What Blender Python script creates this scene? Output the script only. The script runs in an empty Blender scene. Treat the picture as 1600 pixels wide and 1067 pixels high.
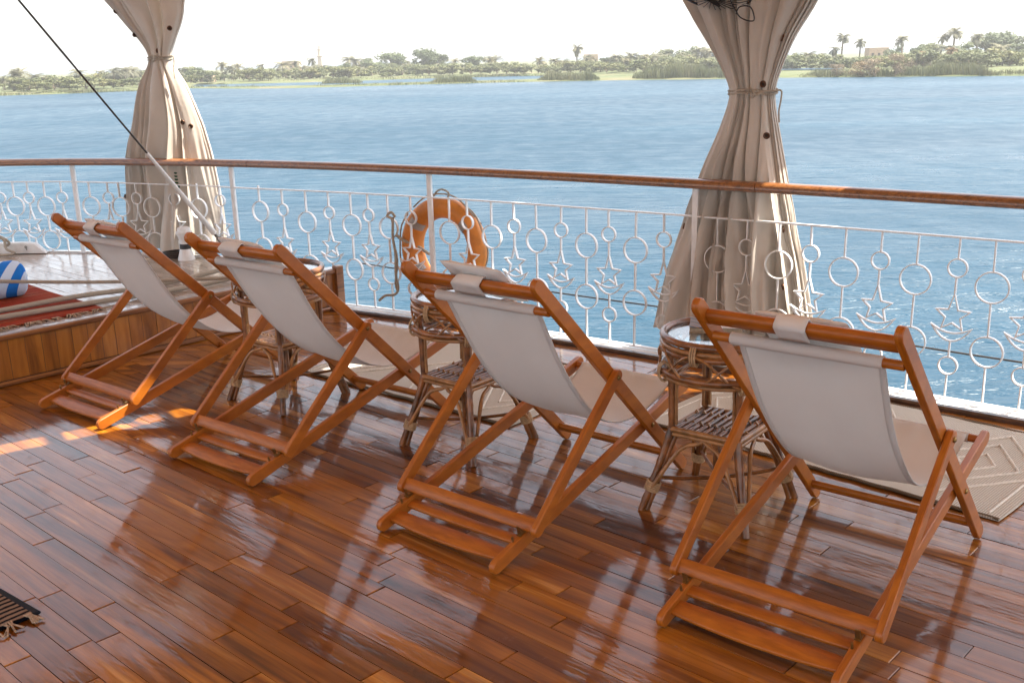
import bpy, bmesh, math, random
from mathutils import Vector, Matrix
from mathutils import noise as mnoise
random.seed(11)
rnd = random.uniform
PI = math.pi
scene = bpy.context.scene
COL = scene.collection

# ------------------------------------------------------------------ camera
CAM_H = 1.75
TILT = math.atan((533.5 - 88.0) / 1620.0)
ROLL = math.radians(-1.6)
F_ = Vector((0, math.cos(TILT), -math.sin(TILT)))
U0 = Vector((0, math.sin(TILT), math.cos(TILT)))
R0 = Vector((1, 0, 0))
R_ = R0 * math.cos(ROLL) + U0 * math.sin(ROLL)
U_ = -R0 * math.sin(ROLL) + U0 * math.cos(ROLL)
cd = bpy.data.cameras.new('camera')
cd.sensor_width = 36.0
cd.lens = 36.0 * 1620.0 / 1600.0
cd.clip_start = 0.05
cd.clip_end = 9000
cam = bpy.data.objects.new('camera', cd)
cam.matrix_world = Matrix(((R_.x, U_.x, -F_.x, 0), (R_.y, U_.y, -F_.y, 0), (R_.z, U_.z, -F_.z, CAM_H), (0, 0, 0, 1)))
COL.objects.link(cam)
scene.camera = cam

# ------------------------------------------------------------------ sky, sun, exposure
SUN_ELEV = math.radians(62)
SUN_AZ = math.radians(-5)                 # measured from +X towards +Y
sun_dir = Vector((math.cos(SUN_ELEV) * math.cos(SUN_AZ), math.cos(SUN_ELEV) * math.sin(SUN_AZ), math.sin(SUN_ELEV)))
world = bpy.data.worlds.new('World')
scene.world = world
world.use_nodes = True
wn = world.node_tree
bg = wn.nodes['Background']
sky = wn.nodes.new('ShaderNodeTexSky')
sky.sky_type = 'NISHITA'
sky.sun_disc = False
sky.sun_elevation = SUN_ELEV
sky.sun_rotation = math.radians(90) - SUN_AZ
sky.dust_density = 1.9
sky.air_density = 1.0
hazy = wn.nodes.new('ShaderNodeHueSaturation')      # a milky, humid sky: the blue is evenly washed out
hazy.inputs['Saturation'].default_value = 0.38
wn.links.new(sky.outputs[0], hazy.inputs['Color'])
wn.links.new(hazy.outputs[0], bg.inputs[0])
bg.inputs[1].default_value = 0.13
sl = bpy.data.lights.new('sun', 'SUN')
sl.energy = 5.0
sl.angle = math.radians(0.5)
sl.color = (1.0, 0.92, 0.78)
so = bpy.data.objects.new('sun', sl)
so.rotation_euler = sun_dir.to_track_quat('Z', 'Y').to_euler()
so.location = (8, 6, 20)
COL.objects.link(so)
vs = scene.view_settings
vs.view_transform = 'Standard'
vs.look = 'None'
vs.gamma = 1.0
vs.use_curve_mapping = False
vs.exposure = 1.7

scene.cycles.max_bounces = 6
scene.cycles.diffuse_bounces = 3
scene.cycles.glossy_bounces = 3
scene.cycles.transmission_bounces = 5
scene.cycles.volume_bounces = 0

# ------------------------------------------------------------------ material helpers
def new_mat(name):
    m = bpy.data.materials.new(name)
    m.use_nodes = True
    return m, m.node_tree, m.node_tree.nodes['Principled BSDF']

def ramp(nt, stops):
    r = nt.nodes.new('ShaderNodeValToRGB')
    el = r.color_ramp.elements
    el[0].position, el[0].color = stops[0][0], (*stops[0][1], 1)
    el[1].position, el[1].color = stops[-1][0], (*stops[-1][1], 1)
    for p, c in stops[1:-1]:
        e = el.new(p)
        e.color = (*c, 1)
    return r

def coords(nt, scale=(1, 1, 1), per_object=True, rot=(0, 0, 0)):
    tc = nt.nodes.new('ShaderNodeTexCoord')
    mp = nt.nodes.new('ShaderNodeMapping')
    mp.inputs['Scale'].default_value = scale
    mp.inputs['Rotation'].default_value = rot
    nt.links.new(tc.outputs['Object'], mp.inputs['Vector'])
    if not per_object:
        return mp.outputs[0]
    oi = nt.nodes.new('ShaderNodeObjectInfo')
    mul = nt.nodes.new('ShaderNodeMath')
    mul.operation = 'MULTIPLY'
    mul.inputs[1].default_value = 173.0
    nt.links.new(oi.outputs['Random'], mul.inputs[0])
    add = nt.nodes.new('ShaderNodeVectorMath')
    add.operation = 'ADD'
    nt.links.new(mp.outputs[0], add.inputs[0])
    nt.links.new(mul.outputs[0], add.inputs[1])
    return add.outputs[0]

def noise(nt, vec, scale, detail=4, rough=0.55, dist=0.0):
    n = nt.nodes.new('ShaderNodeTexNoise')
    n.inputs['Scale'].default_value = scale
    n.inputs['Detail'].default_value = detail
    n.inputs['Roughness'].default_value = rough
    n.inputs['Distortion'].default_value = dist
    nt.links.new(vec, n.inputs['Vector'])
    return n.outputs['Fac']

def mixcol(nt, fac, a, b, mode='MIX'):
    m = nt.nodes.new('ShaderNodeMix')
    m.data_type = 'RGBA'
    m.blend_type = mode
    for s, v in ((0, fac), (6, a), (7, b)):
        if isinstance(v, (int, float)):
            m.inputs[s].default_value = v
        elif isinstance(v, tuple):
            m.inputs[s].default_value = (*v, 1)
        else:
            nt.links.new(v, m.inputs[s])
    return m.outputs[2]

def bump(nt, bsdf, h, strength, dist=0.01, sock='Normal'):
    b = nt.nodes.new('ShaderNodeBump')
    b.inputs['Strength'].default_value = strength
    b.inputs['Distance'].default_value = dist
    nt.links.new(h, b.inputs['Height'])
    nt.links.new(b.outputs[0], bsdf.inputs[sock])
    return b

def maprange(nt, v, a, b, c, d):
    m = nt.nodes.new('ShaderNodeMapRange')
    m.inputs[1].default_value, m.inputs[2].default_value = a, b
    m.inputs[3].default_value, m.inputs[4].default_value = c, d
    nt.links.new(v, m.inputs[0])
    return m.outputs[0]

def wood(name, cols, grain=(1.2, 26, 26), rough=0.35, coat=0.0, coat_rough=0.08, var=0.5, bstr=0.15, spread=None, scuff=False):
    """cols: dark, mid, light; grain runs along local X; every object differs by its random value"""
    m, nt, b = new_mat(name)
    v = coords(nt, grain)
    n1 = noise(nt, v, 1.0, 6, 0.6, 1.2)
    v2 = coords(nt, (grain[0] * 1.4, grain[1] * 4, grain[2] * 4))
    n2 = noise(nt, v2, 1.0, 3, 0.6, 0.2)
    r = ramp(nt, [(0.28, cols[0]), (0.5, cols[1]), (0.74, cols[2])])
    nt.links.new(n1, r.inputs[0])
    r2 = ramp(nt, [(0.35, (0.55, 0.5, 0.45)), (0.6, (1, 1, 1))])
    nt.links.new(n2, r2.inputs[0])
    c = mixcol(nt, 0.55, r.outputs[0], r2.outputs[0], 'MULTIPLY')
    if spread:
        oi = nt.nodes.new('ShaderNodeObjectInfo')
        r3 = ramp(nt, spread)
        nt.links.new(oi.outputs['Random'], r3.inputs[0])
        c = mixcol(nt, var, c, r3.outputs[0], 'MULTIPLY')
    nt.links.new(c, b.inputs['Base Color'])
    b.inputs['Roughness'].default_value = rough
    if coat:
        b.inputs['Coat Weight'].default_value = coat
        b.inputs['Coat IOR'].default_value = 1.55 if not scuff else 1.65
        b.inputs['Coat Roughness'].default_value = coat_rough
        if scuff:
            ws = coords(nt, (5, 14, 5))
            n3 = noise(nt, ws, 1.0, 5, 0.65)
            nt.links.new(maprange(nt, n3, 0.36, 0.72, coat_rough * 0.6, coat_rough * 3.4), b.inputs['Coat Roughness'])
            wv = coords(nt, (3.0, 9, 3))
            n4 = noise(nt, wv, 1.0, 2, 0.5)
            bump(nt, b, n4, 0.16, 0.012, 'Coat Normal')
    if bstr:
        bump(nt, b, n2, bstr, 0.002)
    return m

def plain(name, col, rough=0.5, metal=0.0, mottled=0.12, nscale=9, coat=0.0, bstr=0.0):
    m, nt, b = new_mat(name)
    v = coords(nt)
    n = noise(nt, v, nscale, 5, 0.6)
    d = tuple(x * (1 - mottled * 1.6) for x in col)
    l = tuple(min(1, x * (1 + mottled)) for x in col)
    r = ramp(nt, [(0.3, d), (0.7, l)])
    nt.links.new(n, r.inputs[0])
    nt.links.new(r.outputs[0], b.inputs['Base Color'])
    b.inputs['Roughness'].default_value = rough
    b.inputs['Metallic'].default_value = metal
    if coat:
        b.inputs['Coat Weight'].default_value = coat
    if bstr:
        bump(nt, b, n, bstr, 0.004)
    return m

def cloth(name, col, trans=0.25, weave=500.0, mott=0.1, bstr=0.25, wrinkle=0.0):
    m, nt, b = new_mat(name)
    v = coords(nt)
    n = noise(nt, v, 4.0, 5, 0.6)
    r = ramp(nt, [(0.3, tuple(x * (1 - mott) for x in col)), (0.7, col)])
    nt.links.new(n, r.inputs[0])
    nt.links.new(r.outputs[0], b.inputs['Base Color'])
    b.inputs['Roughness'].default_value = 0.9
    b.inputs['Specular IOR Level'].default_value = 0.15
    w = noise(nt, v, weave, 2, 0.5)
    bb = bump(nt, b, w, bstr, 0.0015)
    if wrinkle:
        w2 = noise(nt, v, 7.0, 3, 0.5, 0.6)
        b2 = nt.nodes.new('ShaderNodeBump')
        b2.inputs['Strength'].default_value = wrinkle
        b2.inputs['Distance'].default_value = 0.03
        nt.links.new(w2, b2.inputs['Height'])
        nt.links.new(b2.outputs[0], bb.inputs['Normal'])
    if trans:
        t = nt.nodes.new('ShaderNodeBsdfTranslucent')
        nt.links.new(r.outputs[0], t.inputs['Color'])
        mx = nt.nodes.new('ShaderNodeMixShader')
        mx.inputs[0].default_value = trans
        nt.links.new(b.outputs[0], mx.inputs[1])
        nt.links.new(t.outputs[0], mx.inputs[2])
        nt.links.new(mx.outputs[0], nt.nodes['Material Output'].inputs[0])
    return m

def foliage(name, dark, mid, light, scale=0.55, trans=0.25):
    m, nt, b = new_mat(name)
    v = coords(nt)
    n = noise(nt, v, scale, 3, 0.6)
    r = ramp(nt, [(0.3, dark), (0.5, mid), (0.72, light)])
    nt.links.new(n, r.inputs[0])
    oi = nt.nodes.new('ShaderNodeObjectInfo')
    r3 = ramp(nt, [(0.0, (0.72, 0.74, 0.8)), (0.5, (1, 1, 1)), (1.0, (1.0, 0.9, 0.7))])
    nt.links.new(oi.outputs['Random'], r3.inputs[0])
    c = mixcol(nt, 0.8, r.outputs[0], r3.outputs[0], 'MULTIPLY')
    nt.links.new(c, b.inputs['Base Color'])
    b.inputs['Roughness'].default_value = 0.7
    t = nt.nodes.new('ShaderNodeBsdfTranslucent')
    nt.links.new(c, t.inputs['Color'])
    mx = nt.nodes.new('ShaderNodeMixShader')
    mx.inputs[0].default_value = trans
    nt.links.new(b.outputs[0], mx.inputs[1])
    nt.links.new(t.outputs[0], mx.inputs[2])
    nt.links.new(mx.outputs[0], nt.nodes['Material Output'].inputs[0])
    return m

M = {}
def deck_wood(name, coat_rough):
    """varnished teak offcuts: heart and sap wood figure, a tone per plank, worn uneven varnish"""
    m, nt, b = new_mat(name)
    fig = noise(nt, coords(nt, (0.55, 6.5, 6.5)), 1.0, 4, 0.55, 1.6)
    r = ramp(nt, [(0.26, (0.055, 0.014, 0.002)), (0.40, (0.22, 0.070, 0.007)), (0.52, (0.38, 0.138, 0.011)), (0.62, (0.48, 0.186, 0.016)), (0.70, (0.68, 0.335, 0.070))])
    nt.links.new(fig, r.inputs[0])
    fine = noise(nt, coords(nt, (1.6, 60, 60)), 1.0, 4, 0.65, 0.4)
    r2 = ramp(nt, [(0.32, (0.50, 0.44, 0.38)), (0.58, (1, 1, 1))])
    nt.links.new(fine, r2.inputs[0])
    c = mixcol(nt, 0.7, r.outputs[0], r2.outputs[0], 'MULTIPLY')
    oi = nt.nodes.new('ShaderNodeObjectInfo')
    r3 = ramp(nt, [(0.0, (0.42, 0.34, 0.28)), (0.2, (0.62, 0.55, 0.50)), (0.5, (0.9, 0.86, 0.82)), (1.0, (1.0, 1.0, 0.95))])
    nt.links.new(oi.outputs['Random'], r3.inputs[0])
    c = mixcol(nt, 0.9, c, r3.outputs[0], 'MULTIPLY')
    wear = noise(nt, coords(nt, (4, 26, 4)), 1.0, 5, 0.7)
    dust = noise(nt, coords(nt, (9, 9, 9)), 1.0, 6, 0.7)
    rd_ = ramp(nt, [(0.62, (0, 0, 0)), (0.78, (0.5, 0.5, 0.5))])
    nt.links.new(dust, rd_.inputs[0])
    c = mixcol(nt, rd_.outputs[0], c, (0.30, 0.20, 0.14))
    nt.links.new(c, b.inputs['Base Color'])
    b.inputs['Roughness'].default_value = 0.5
    b.inputs['Specular IOR Level'].default_value = 0.1
    b.inputs['Coat Weight'].default_value = 1.0
    b.inputs['Coat IOR'].default_value = 1.5
    nt.links.new(maprange(nt, wear, 0.36, 0.74, coat_rough * 0.5, coat_rough * 4.2), b.inputs['Coat Roughness'])
    nt.links.new(maprange(nt, dust, 0.55, 0.8, 1.0, 0.45), b.inputs['Coat Weight'])
    hb = noise(nt, coords(nt, (3.5, 20, 3)), 1.0, 3, 0.55)
    bump(nt, b, hb, 0.13, 0.010, 'Coat Normal')
    bump(nt, b, fine, 0.12, 0.002)
    return m
M['plank'] = deck_wood('deck_wood', 0.05)
M['platform_plank'] = wood('raised_deck_wood', ((0.26, 0.17, 0.11), (0.42, 0.31, 0.225), (0.54, 0.43, 0.34)), (1.2, 20, 20), 0.4, 1.0, 0.10, 0.6, 0.1,
                  [(0.0, (0.6, 0.58, 0.58)), (1.0, (1, 1, 1))], True)
M['board'] = wood('front_board_wood', ((0.24, 0.082, 0.010), (0.45, 0.165, 0.020), (0.57, 0.24, 0.036)), (12, 12, 1.0), 0.4, 0.5, 0.15, 0.7, 0.1,
                  [(0.0, (0.55, 0.5, 0.45)), (0.6, (0.9, 0.88, 0.85)), (1.0, (1, 1, 1))])
M['trim'] = wood('trim_wood', ((0.10, 0.035, 0.012), (0.26, 0.10, 0.03), (0.40, 0.17, 0.05)), (1.5, 24, 24), 0.4, 0.4, 0.2)
M['dark_trim'] = plain('dark_waterway_wood', (0.09, 0.045, 0.025), 0.45, 0, 0.4, 14, 0.3)
M['margin'] = plain('pale_margin_paint', (0.42, 0.40, 0.40), 0.25, 0, 0.2, 12, 0.6)
M['handrail'] = wood('handrail_wood', ((0.09, 0.032, 0.010), (0.25, 0.098, 0.030), (0.38, 0.17, 0.055)), (2, 50, 50), 0.35, 0.7, 0.14)
M['chair'] = wood('chair_wood', ((0.34, 0.092, 0.006), (0.44, 0.128, 0.009), (0.50, 0.16, 0.013)), (4, 30, 4), 0.42, 0.08, 0.2, 0.25, 0.04,
                  [(0, (0.85, 0.8, 0.8)), (1, (1, 1, 1))])
M['chair_cross'] = wood('chair_cross_wood', ((0.34, 0.092, 0.006), (0.44, 0.128, 0.009), (0.50, 0.16, 0.013)), (30, 3, 30), 0.42, 0.08, 0.2, 0.25, 0.04,
                  [(0, (0.85, 0.8, 0.8)), (1, (1, 1, 1))])
M['canvas'] = cloth('sling_canvas', (0.84, 0.82, 0.80), 0.33, 700, 0.06, 0.2, 0.10)
M['pillow'] = cloth('pillow_canvas', (0.80, 0.785, 0.77), 0.15, 700, 0.06, 0.2, 0.3)
M['curtain'] = cloth('curtain_canvas', (0.74, 0.68, 0.615), 0.25, 500, 0.14, 0.2, 0.15)
M['canopy'] = cloth('canopy_canvas', (0.74, 0.51, 0.31), 0.36, 300, 0.15, 0.2)
def stained(name, col, stain, rough, thr=0.66):
    m, nt, b = new_mat(name)
    v = coords(nt, (1, 1, 0.35))
    n = noise(nt, v, 14, 6, 0.7)
    r = ramp(nt, [(thr, col), (thr + 0.07, stain)])
    nt.links.new(n, r.inputs[0])
    n2 = noise(nt, v, 40, 3, 0.6)
    r2 = ramp(nt, [(0.3, (0.86, 0.85, 0.83)), (0.6, (1, 1, 1))])
    nt.links.new(n2, r2.inputs[0])
    nt.links.new(mixcol(nt, 1.0, r.outputs[0], r2.outputs[0], 'MULTIPLY'), b.inputs['Base Color'])
    b.inputs['Roughness'].default_value = rough
    bump(nt, b, n2, 0.25, 0.001)
    return m
M['white'] = stained('white_paint', (0.84, 0.855, 0.87), (0.55, 0.47, 0.38), 0.35, 0.69)
M['white_dirty'] = plain('worn_white_paint', (0.78, 0.785, 0.78), 0.4, 0, 0.10, 10)
M['brass'] = plain('aged_brass', (0.28, 0.17, 0.06), 0.42, 0.9, 0.25, 40)
M['grommet'] = plain('dark_grommet', (0.12, 0.06, 0.035), 0.45, 0.6, 0.2, 60)
M['hole'] = plain('grommet_hole', (0.03, 0.018, 0.012), 0.8)
M['steel'] = plain('dull_steel', (0.30, 0.29, 0.27), 0.4, 0.9, 0.2, 40)
M['cable'] = plain('dark_wire', (0.045, 0.035, 0.03), 0.45, 0.3)
M['black'] = plain('black_plastic', (0.02, 0.018, 0.02), 0.4)
M['rattan'] = plain('rattan_cane', (0.24, 0.092, 0.028), 0.34, 0, 0.5, 14, 0.35, 0.1)
M['rattan_light'] = plain('pale_rattan_cane', (0.38, 0.18, 0.064), 0.36, 0, 0.35, 18, 0.3, 0.1)
M['binding'] = plain('cane_binding', (0.50, 0.33, 0.18), 0.55, 0, 0.2, 60, 0, 0.2)
M['ring'] = plain('orange_ring_shell', (0.66, 0.225, 0.030), 0.5, 0, 0.22, 6)
M['ring_band'] = plain('grey_reflective_band', (0.34, 0.31, 0.29), 0.35)
M['green'] = plain('green_cord', (0.02, 0.10, 0.05), 0.7)

def rope_mat(name, col, freq=90):
    m, nt, b = new_mat(name)
    v = coords(nt)
    w = nt.nodes.new('ShaderNodeTexWave')
    w.bands_direction = 'DIAGONAL'
    w.inputs['Scale'].default_value = freq
    w.inputs['Distortion'].default_value = 0.6
    nt.links.new(v, w.inputs['Vector'])
    r = ramp(nt, [(0.1, tuple(x * 0.7 for x in col)), (0.6, col)])
    nt.links.new(w.outputs['Fac'], r.inputs[0])
    nt.links.new(r.outputs[0], b.inputs['Base Color'])
    b.inputs['Roughness'].default_value = 0.85
    bump(nt, b, w.outputs['Fac'], 0.8, 0.004)
    return m
M['rope'] = rope_mat('cream_rope', (0.56, 0.49, 0.40))
M['cord'] = rope_mat('grey_cord', (0.58, 0.47, 0.37), 140)

m, nt, b = new_mat('table_glass')
b.inputs['Transmission Weight'].default_value = 1.0
b.inputs['Roughness'].default_value = 0.02
b.inputs['IOR'].default_value = 1.45
tint = noise(nt, coords(nt), 3.0, 2)
rg = ramp(nt, [(0.3, (0.90, 0.95, 0.94)), (0.7, (0.96, 0.98, 0.97))])
nt.links.new(tint, rg.inputs[0])
nt.links.new(rg.outputs[0], b.inputs['Base Color'])
M['glass'] = m

def ribbed(name, c1, c2, freq, band=None, bandcols=None, axis='X'):
    """woven textile: fine ribs, optional broad irregular colour bands"""
    m, nt, b = new_mat(name)
    v = coords(nt, (1, 1, 1), False)
    w = nt.nodes.new('ShaderNodeTexWave')
    w.bands_direction = axis
    w.inputs['Scale'].default_value = freq
    w.inputs['Distortion'].default_value = 1.2
    w.inputs['Detail'].default_value = 2
    w.inputs['Detail Scale'].default_value = 3
    nt.links.new(v, w.inputs['Vector'])
    r = ramp(nt, [(0.2, c1), (0.7, c2)])
    nt.links.new(w.outputs['Fac'], r.inputs[0])
    c = r.outputs[0]
    if band:
        sc = (1.2, band, 1) if axis == 'Y' else (band, 1.2, 1)
        n = noise(nt, coords(nt, sc, False), 1.0, 3, 0.7)
        rb = ramp(nt, bandcols)
        nt.links.new(n, rb.inputs[0])
        c = mixcol(nt, 0.75, c, rb.outputs[0])
    nt.links.new(c, b.inputs['Base Color'])
    b.inputs['Roughness'].default_value = 0.95
    b.inputs['Specular IOR Level'].default_value = 0.1
    bump(nt, b, w.outputs['Fac'], 0.5, 0.004)
    return m
M['cream_rug'] = ribbed('cream_rug_weave', (0.46, 0.42, 0.36), (0.64, 0.60, 0.53), 32, None, None, 'X')
M['cream_cord'] = plain('cream_rug_cord', (0.72, 0.68, 0.61), 0.95, 0, 0.12, 60, 0, 0.3)
M['rug_braid'] = rope_mat('rug_braid', (0.22, 0.16, 0.10), 60)
M['red_rug'] = ribbed('red_rug_weave', (0.20, 0.028, 0.014), (0.36, 0.05, 0.025), 30, 26,
                      [(0.36, (0.06, 0.015, 0.018)), (0.44, (0.25, 0.030, 0.015)), (0.54, (0.36, 0.055, 0.022)), (0.60, (0.30, 0.10, 0.045)), (0.66, (0.40, 0.30, 0.21))], 'Y')
M['dark_rug'] = ribbed('dark_rug_weave', (0.004, 0.004, 0.008), (0.26, 0.18, 0.13), 11, None, None, 'X')
M['navy'] = plain('navy_rug_edge', (0.006, 0.008, 0.016), 0.95)
M['beige_yarn'] = plain('beige_yarn', (0.42, 0.31, 0.22), 0.95, 0, 0.3, 60)

m, nt, b = new_mat('striped_towel')
v = coords(nt, (1, 1, 1), False, (0.0, 0.5, 0.6))
w = nt.nodes.new('ShaderNodeTexWave')
w.bands_direction = 'X'
w.inputs['Scale'].default_value = 3.1
w.inputs['Distortion'].default_value = 0.35
w.inputs['Detail'].default_value = 1
w.inputs['Detail Scale'].default_value = 2
w.inputs['Phase Offset'].default_value = 1.1
nt.links.new(v, w.inputs['Vector'])
r = ramp(nt, [(0.49, (0.55, 0.68, 0.86)), (0.53, (0.006, 0.17, 0.62))])
nt.links.new(w.outputs['Fac'], r.inputs[0])
nt.links.new(r.outputs[0], b.inputs['Base Color'])
b.inputs['Roughness'].default_value = 0.95
bump(nt, b, noise(nt, v, 160, 3), 0.5, 0.004)
M['towel'] = m

# water
m, nt, b = new_mat('river_water')
tc = nt.nodes.new('ShaderNodeTexCoord')
def wv(scale, rot, sc, det, dist=0.4):
    mp = nt.nodes.new('ShaderNodeMapping')
    mp.inputs['Scale'].default_value = scale
    mp.inputs['Rotation'].default_value = (0, 0, rot)
    nt.links.new(tc.outputs['Object'], mp.inputs['Vector'])
    return noise(nt, mp.outputs[0], sc, det, 0.6, dist)
n1 = wv((0.35, 1.0, 1), 0.18, 0.9, 5)
n2 = wv((0.4, 1.0, 1), -0.3, 3.2, 3)
n3 = wv((0.10, 1.0, 1), 0.1, 0.07, 3)
ad = nt.nodes.new('ShaderNodeMath'); ad.operation = 'MULTIPLY_ADD'
ad.inputs[1].default_value = 0.22
nt.links.new(n2, ad.inputs[0]); nt.links.new(n1, ad.inputs[2])
gust = maprange(nt, n3, 0.35, 0.65, 0.55, 1.25)
mu = nt.nodes.new('ShaderNodeMath'); mu.operation = 'MULTIPLY'
nt.links.new(ad.outputs[0], mu.inputs[0]); nt.links.new(gust, mu.inputs[1])
b.inputs['Base Color'].default_value = (0.05, 0.16, 0.30, 1)
n5 = wv((0.8, 0.5, 1), 0.06, 0.62, 7, 0.3)
n6 = wv((0.25, 0.4, 1), -0.04, 0.05, 4, 0.5)
ad2 = nt.nodes.new('ShaderNodeMath'); ad2.operation = 'ADD'
nt.links.new(n5, ad2.inputs[0]); nt.links.new(n6, ad2.inputs[1])
nt.links.new(maprange(nt, ad2.outputs[0], 0.75, 1.25, 0.27, 0.50), b.inputs['Roughness'])
b.inputs['IOR'].default_value = 1.33
bump(nt, b, mu.outputs[0], 1.0, 0.42)
rw = ramp(nt, [(0.3, (0.006, 0.034, 0.062)), (0.7, (0.011, 0.050, 0.086))])
nt.links.new(n3, rw.inputs[0]); nt.links.new(rw.outputs[0], b.inputs['Base Color'])
M['water'] = m

m, nt, b = new_mat('bank_grass')
v = coords(nt, (0.02, 0.05, 0.05), False)
r = ramp(nt, [(0.30, (0.05, 0.068, 0.022)), (0.5, (0.08, 0.095, 0.033)), (0.62, (0.115, 0.108, 0.052)), (0.75, (0.16, 0.13, 0.085))])
nt.links.new(noise(nt, v, 2.0, 5, 0.65), r.inputs[0])
nt.links.new(r.outputs[0], b.inputs['Base Color'])
b.inputs['Roughness'].default_value = 0.95
M['bank'] = m
M['leaf'] = foliage('broad_leaf', (0.045, 0.068, 0.026), (0.092, 0.12, 0.048), (0.16, 0.172, 0.08))
M['bushleaf'] = foliage('bush_leaf', (0.06, 0.078, 0.028), (0.12, 0.138, 0.052), (0.20, 0.20, 0.095))
M['palmleaf'] = foliage('palm_frond', (0.085, 0.09, 0.05), (0.155, 0.155, 0.092), (0.25, 0.235, 0.155), 0.9)
M['deadfrond'] = foliage('dead_frond', (0.16, 0.10, 0.05), (0.26, 0.18, 0.10), (0.34, 0.26, 0.16), 0.9)
M['reed'] = foliage('reed_blade', (0.08, 0.10, 0.035), (0.15, 0.165, 0.07), (0.25, 0.23, 0.12), 0.12)
M['bark'] = plain('palm_bark', (0.19, 0.14, 0.10), 0.9, 0, 0.3, 3)
M['brownbush'] = foliage('dry_brush', (0.11, 0.085, 0.05), (0.20, 0.155, 0.10), (0.28, 0.22, 0.14))
M['plaster'] = plain('pale_plaster', (0.46, 0.38, 0.31), 0.9, 0, 0.08, 1.5)
M['mudbrick'] = plain('mud_plaster', (0.42, 0.30, 0.21), 0.9, 0, 0.15, 1.0)
M['window'] = plain('dark_opening', (0.06, 0.05, 0.045), 0.6)

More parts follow.
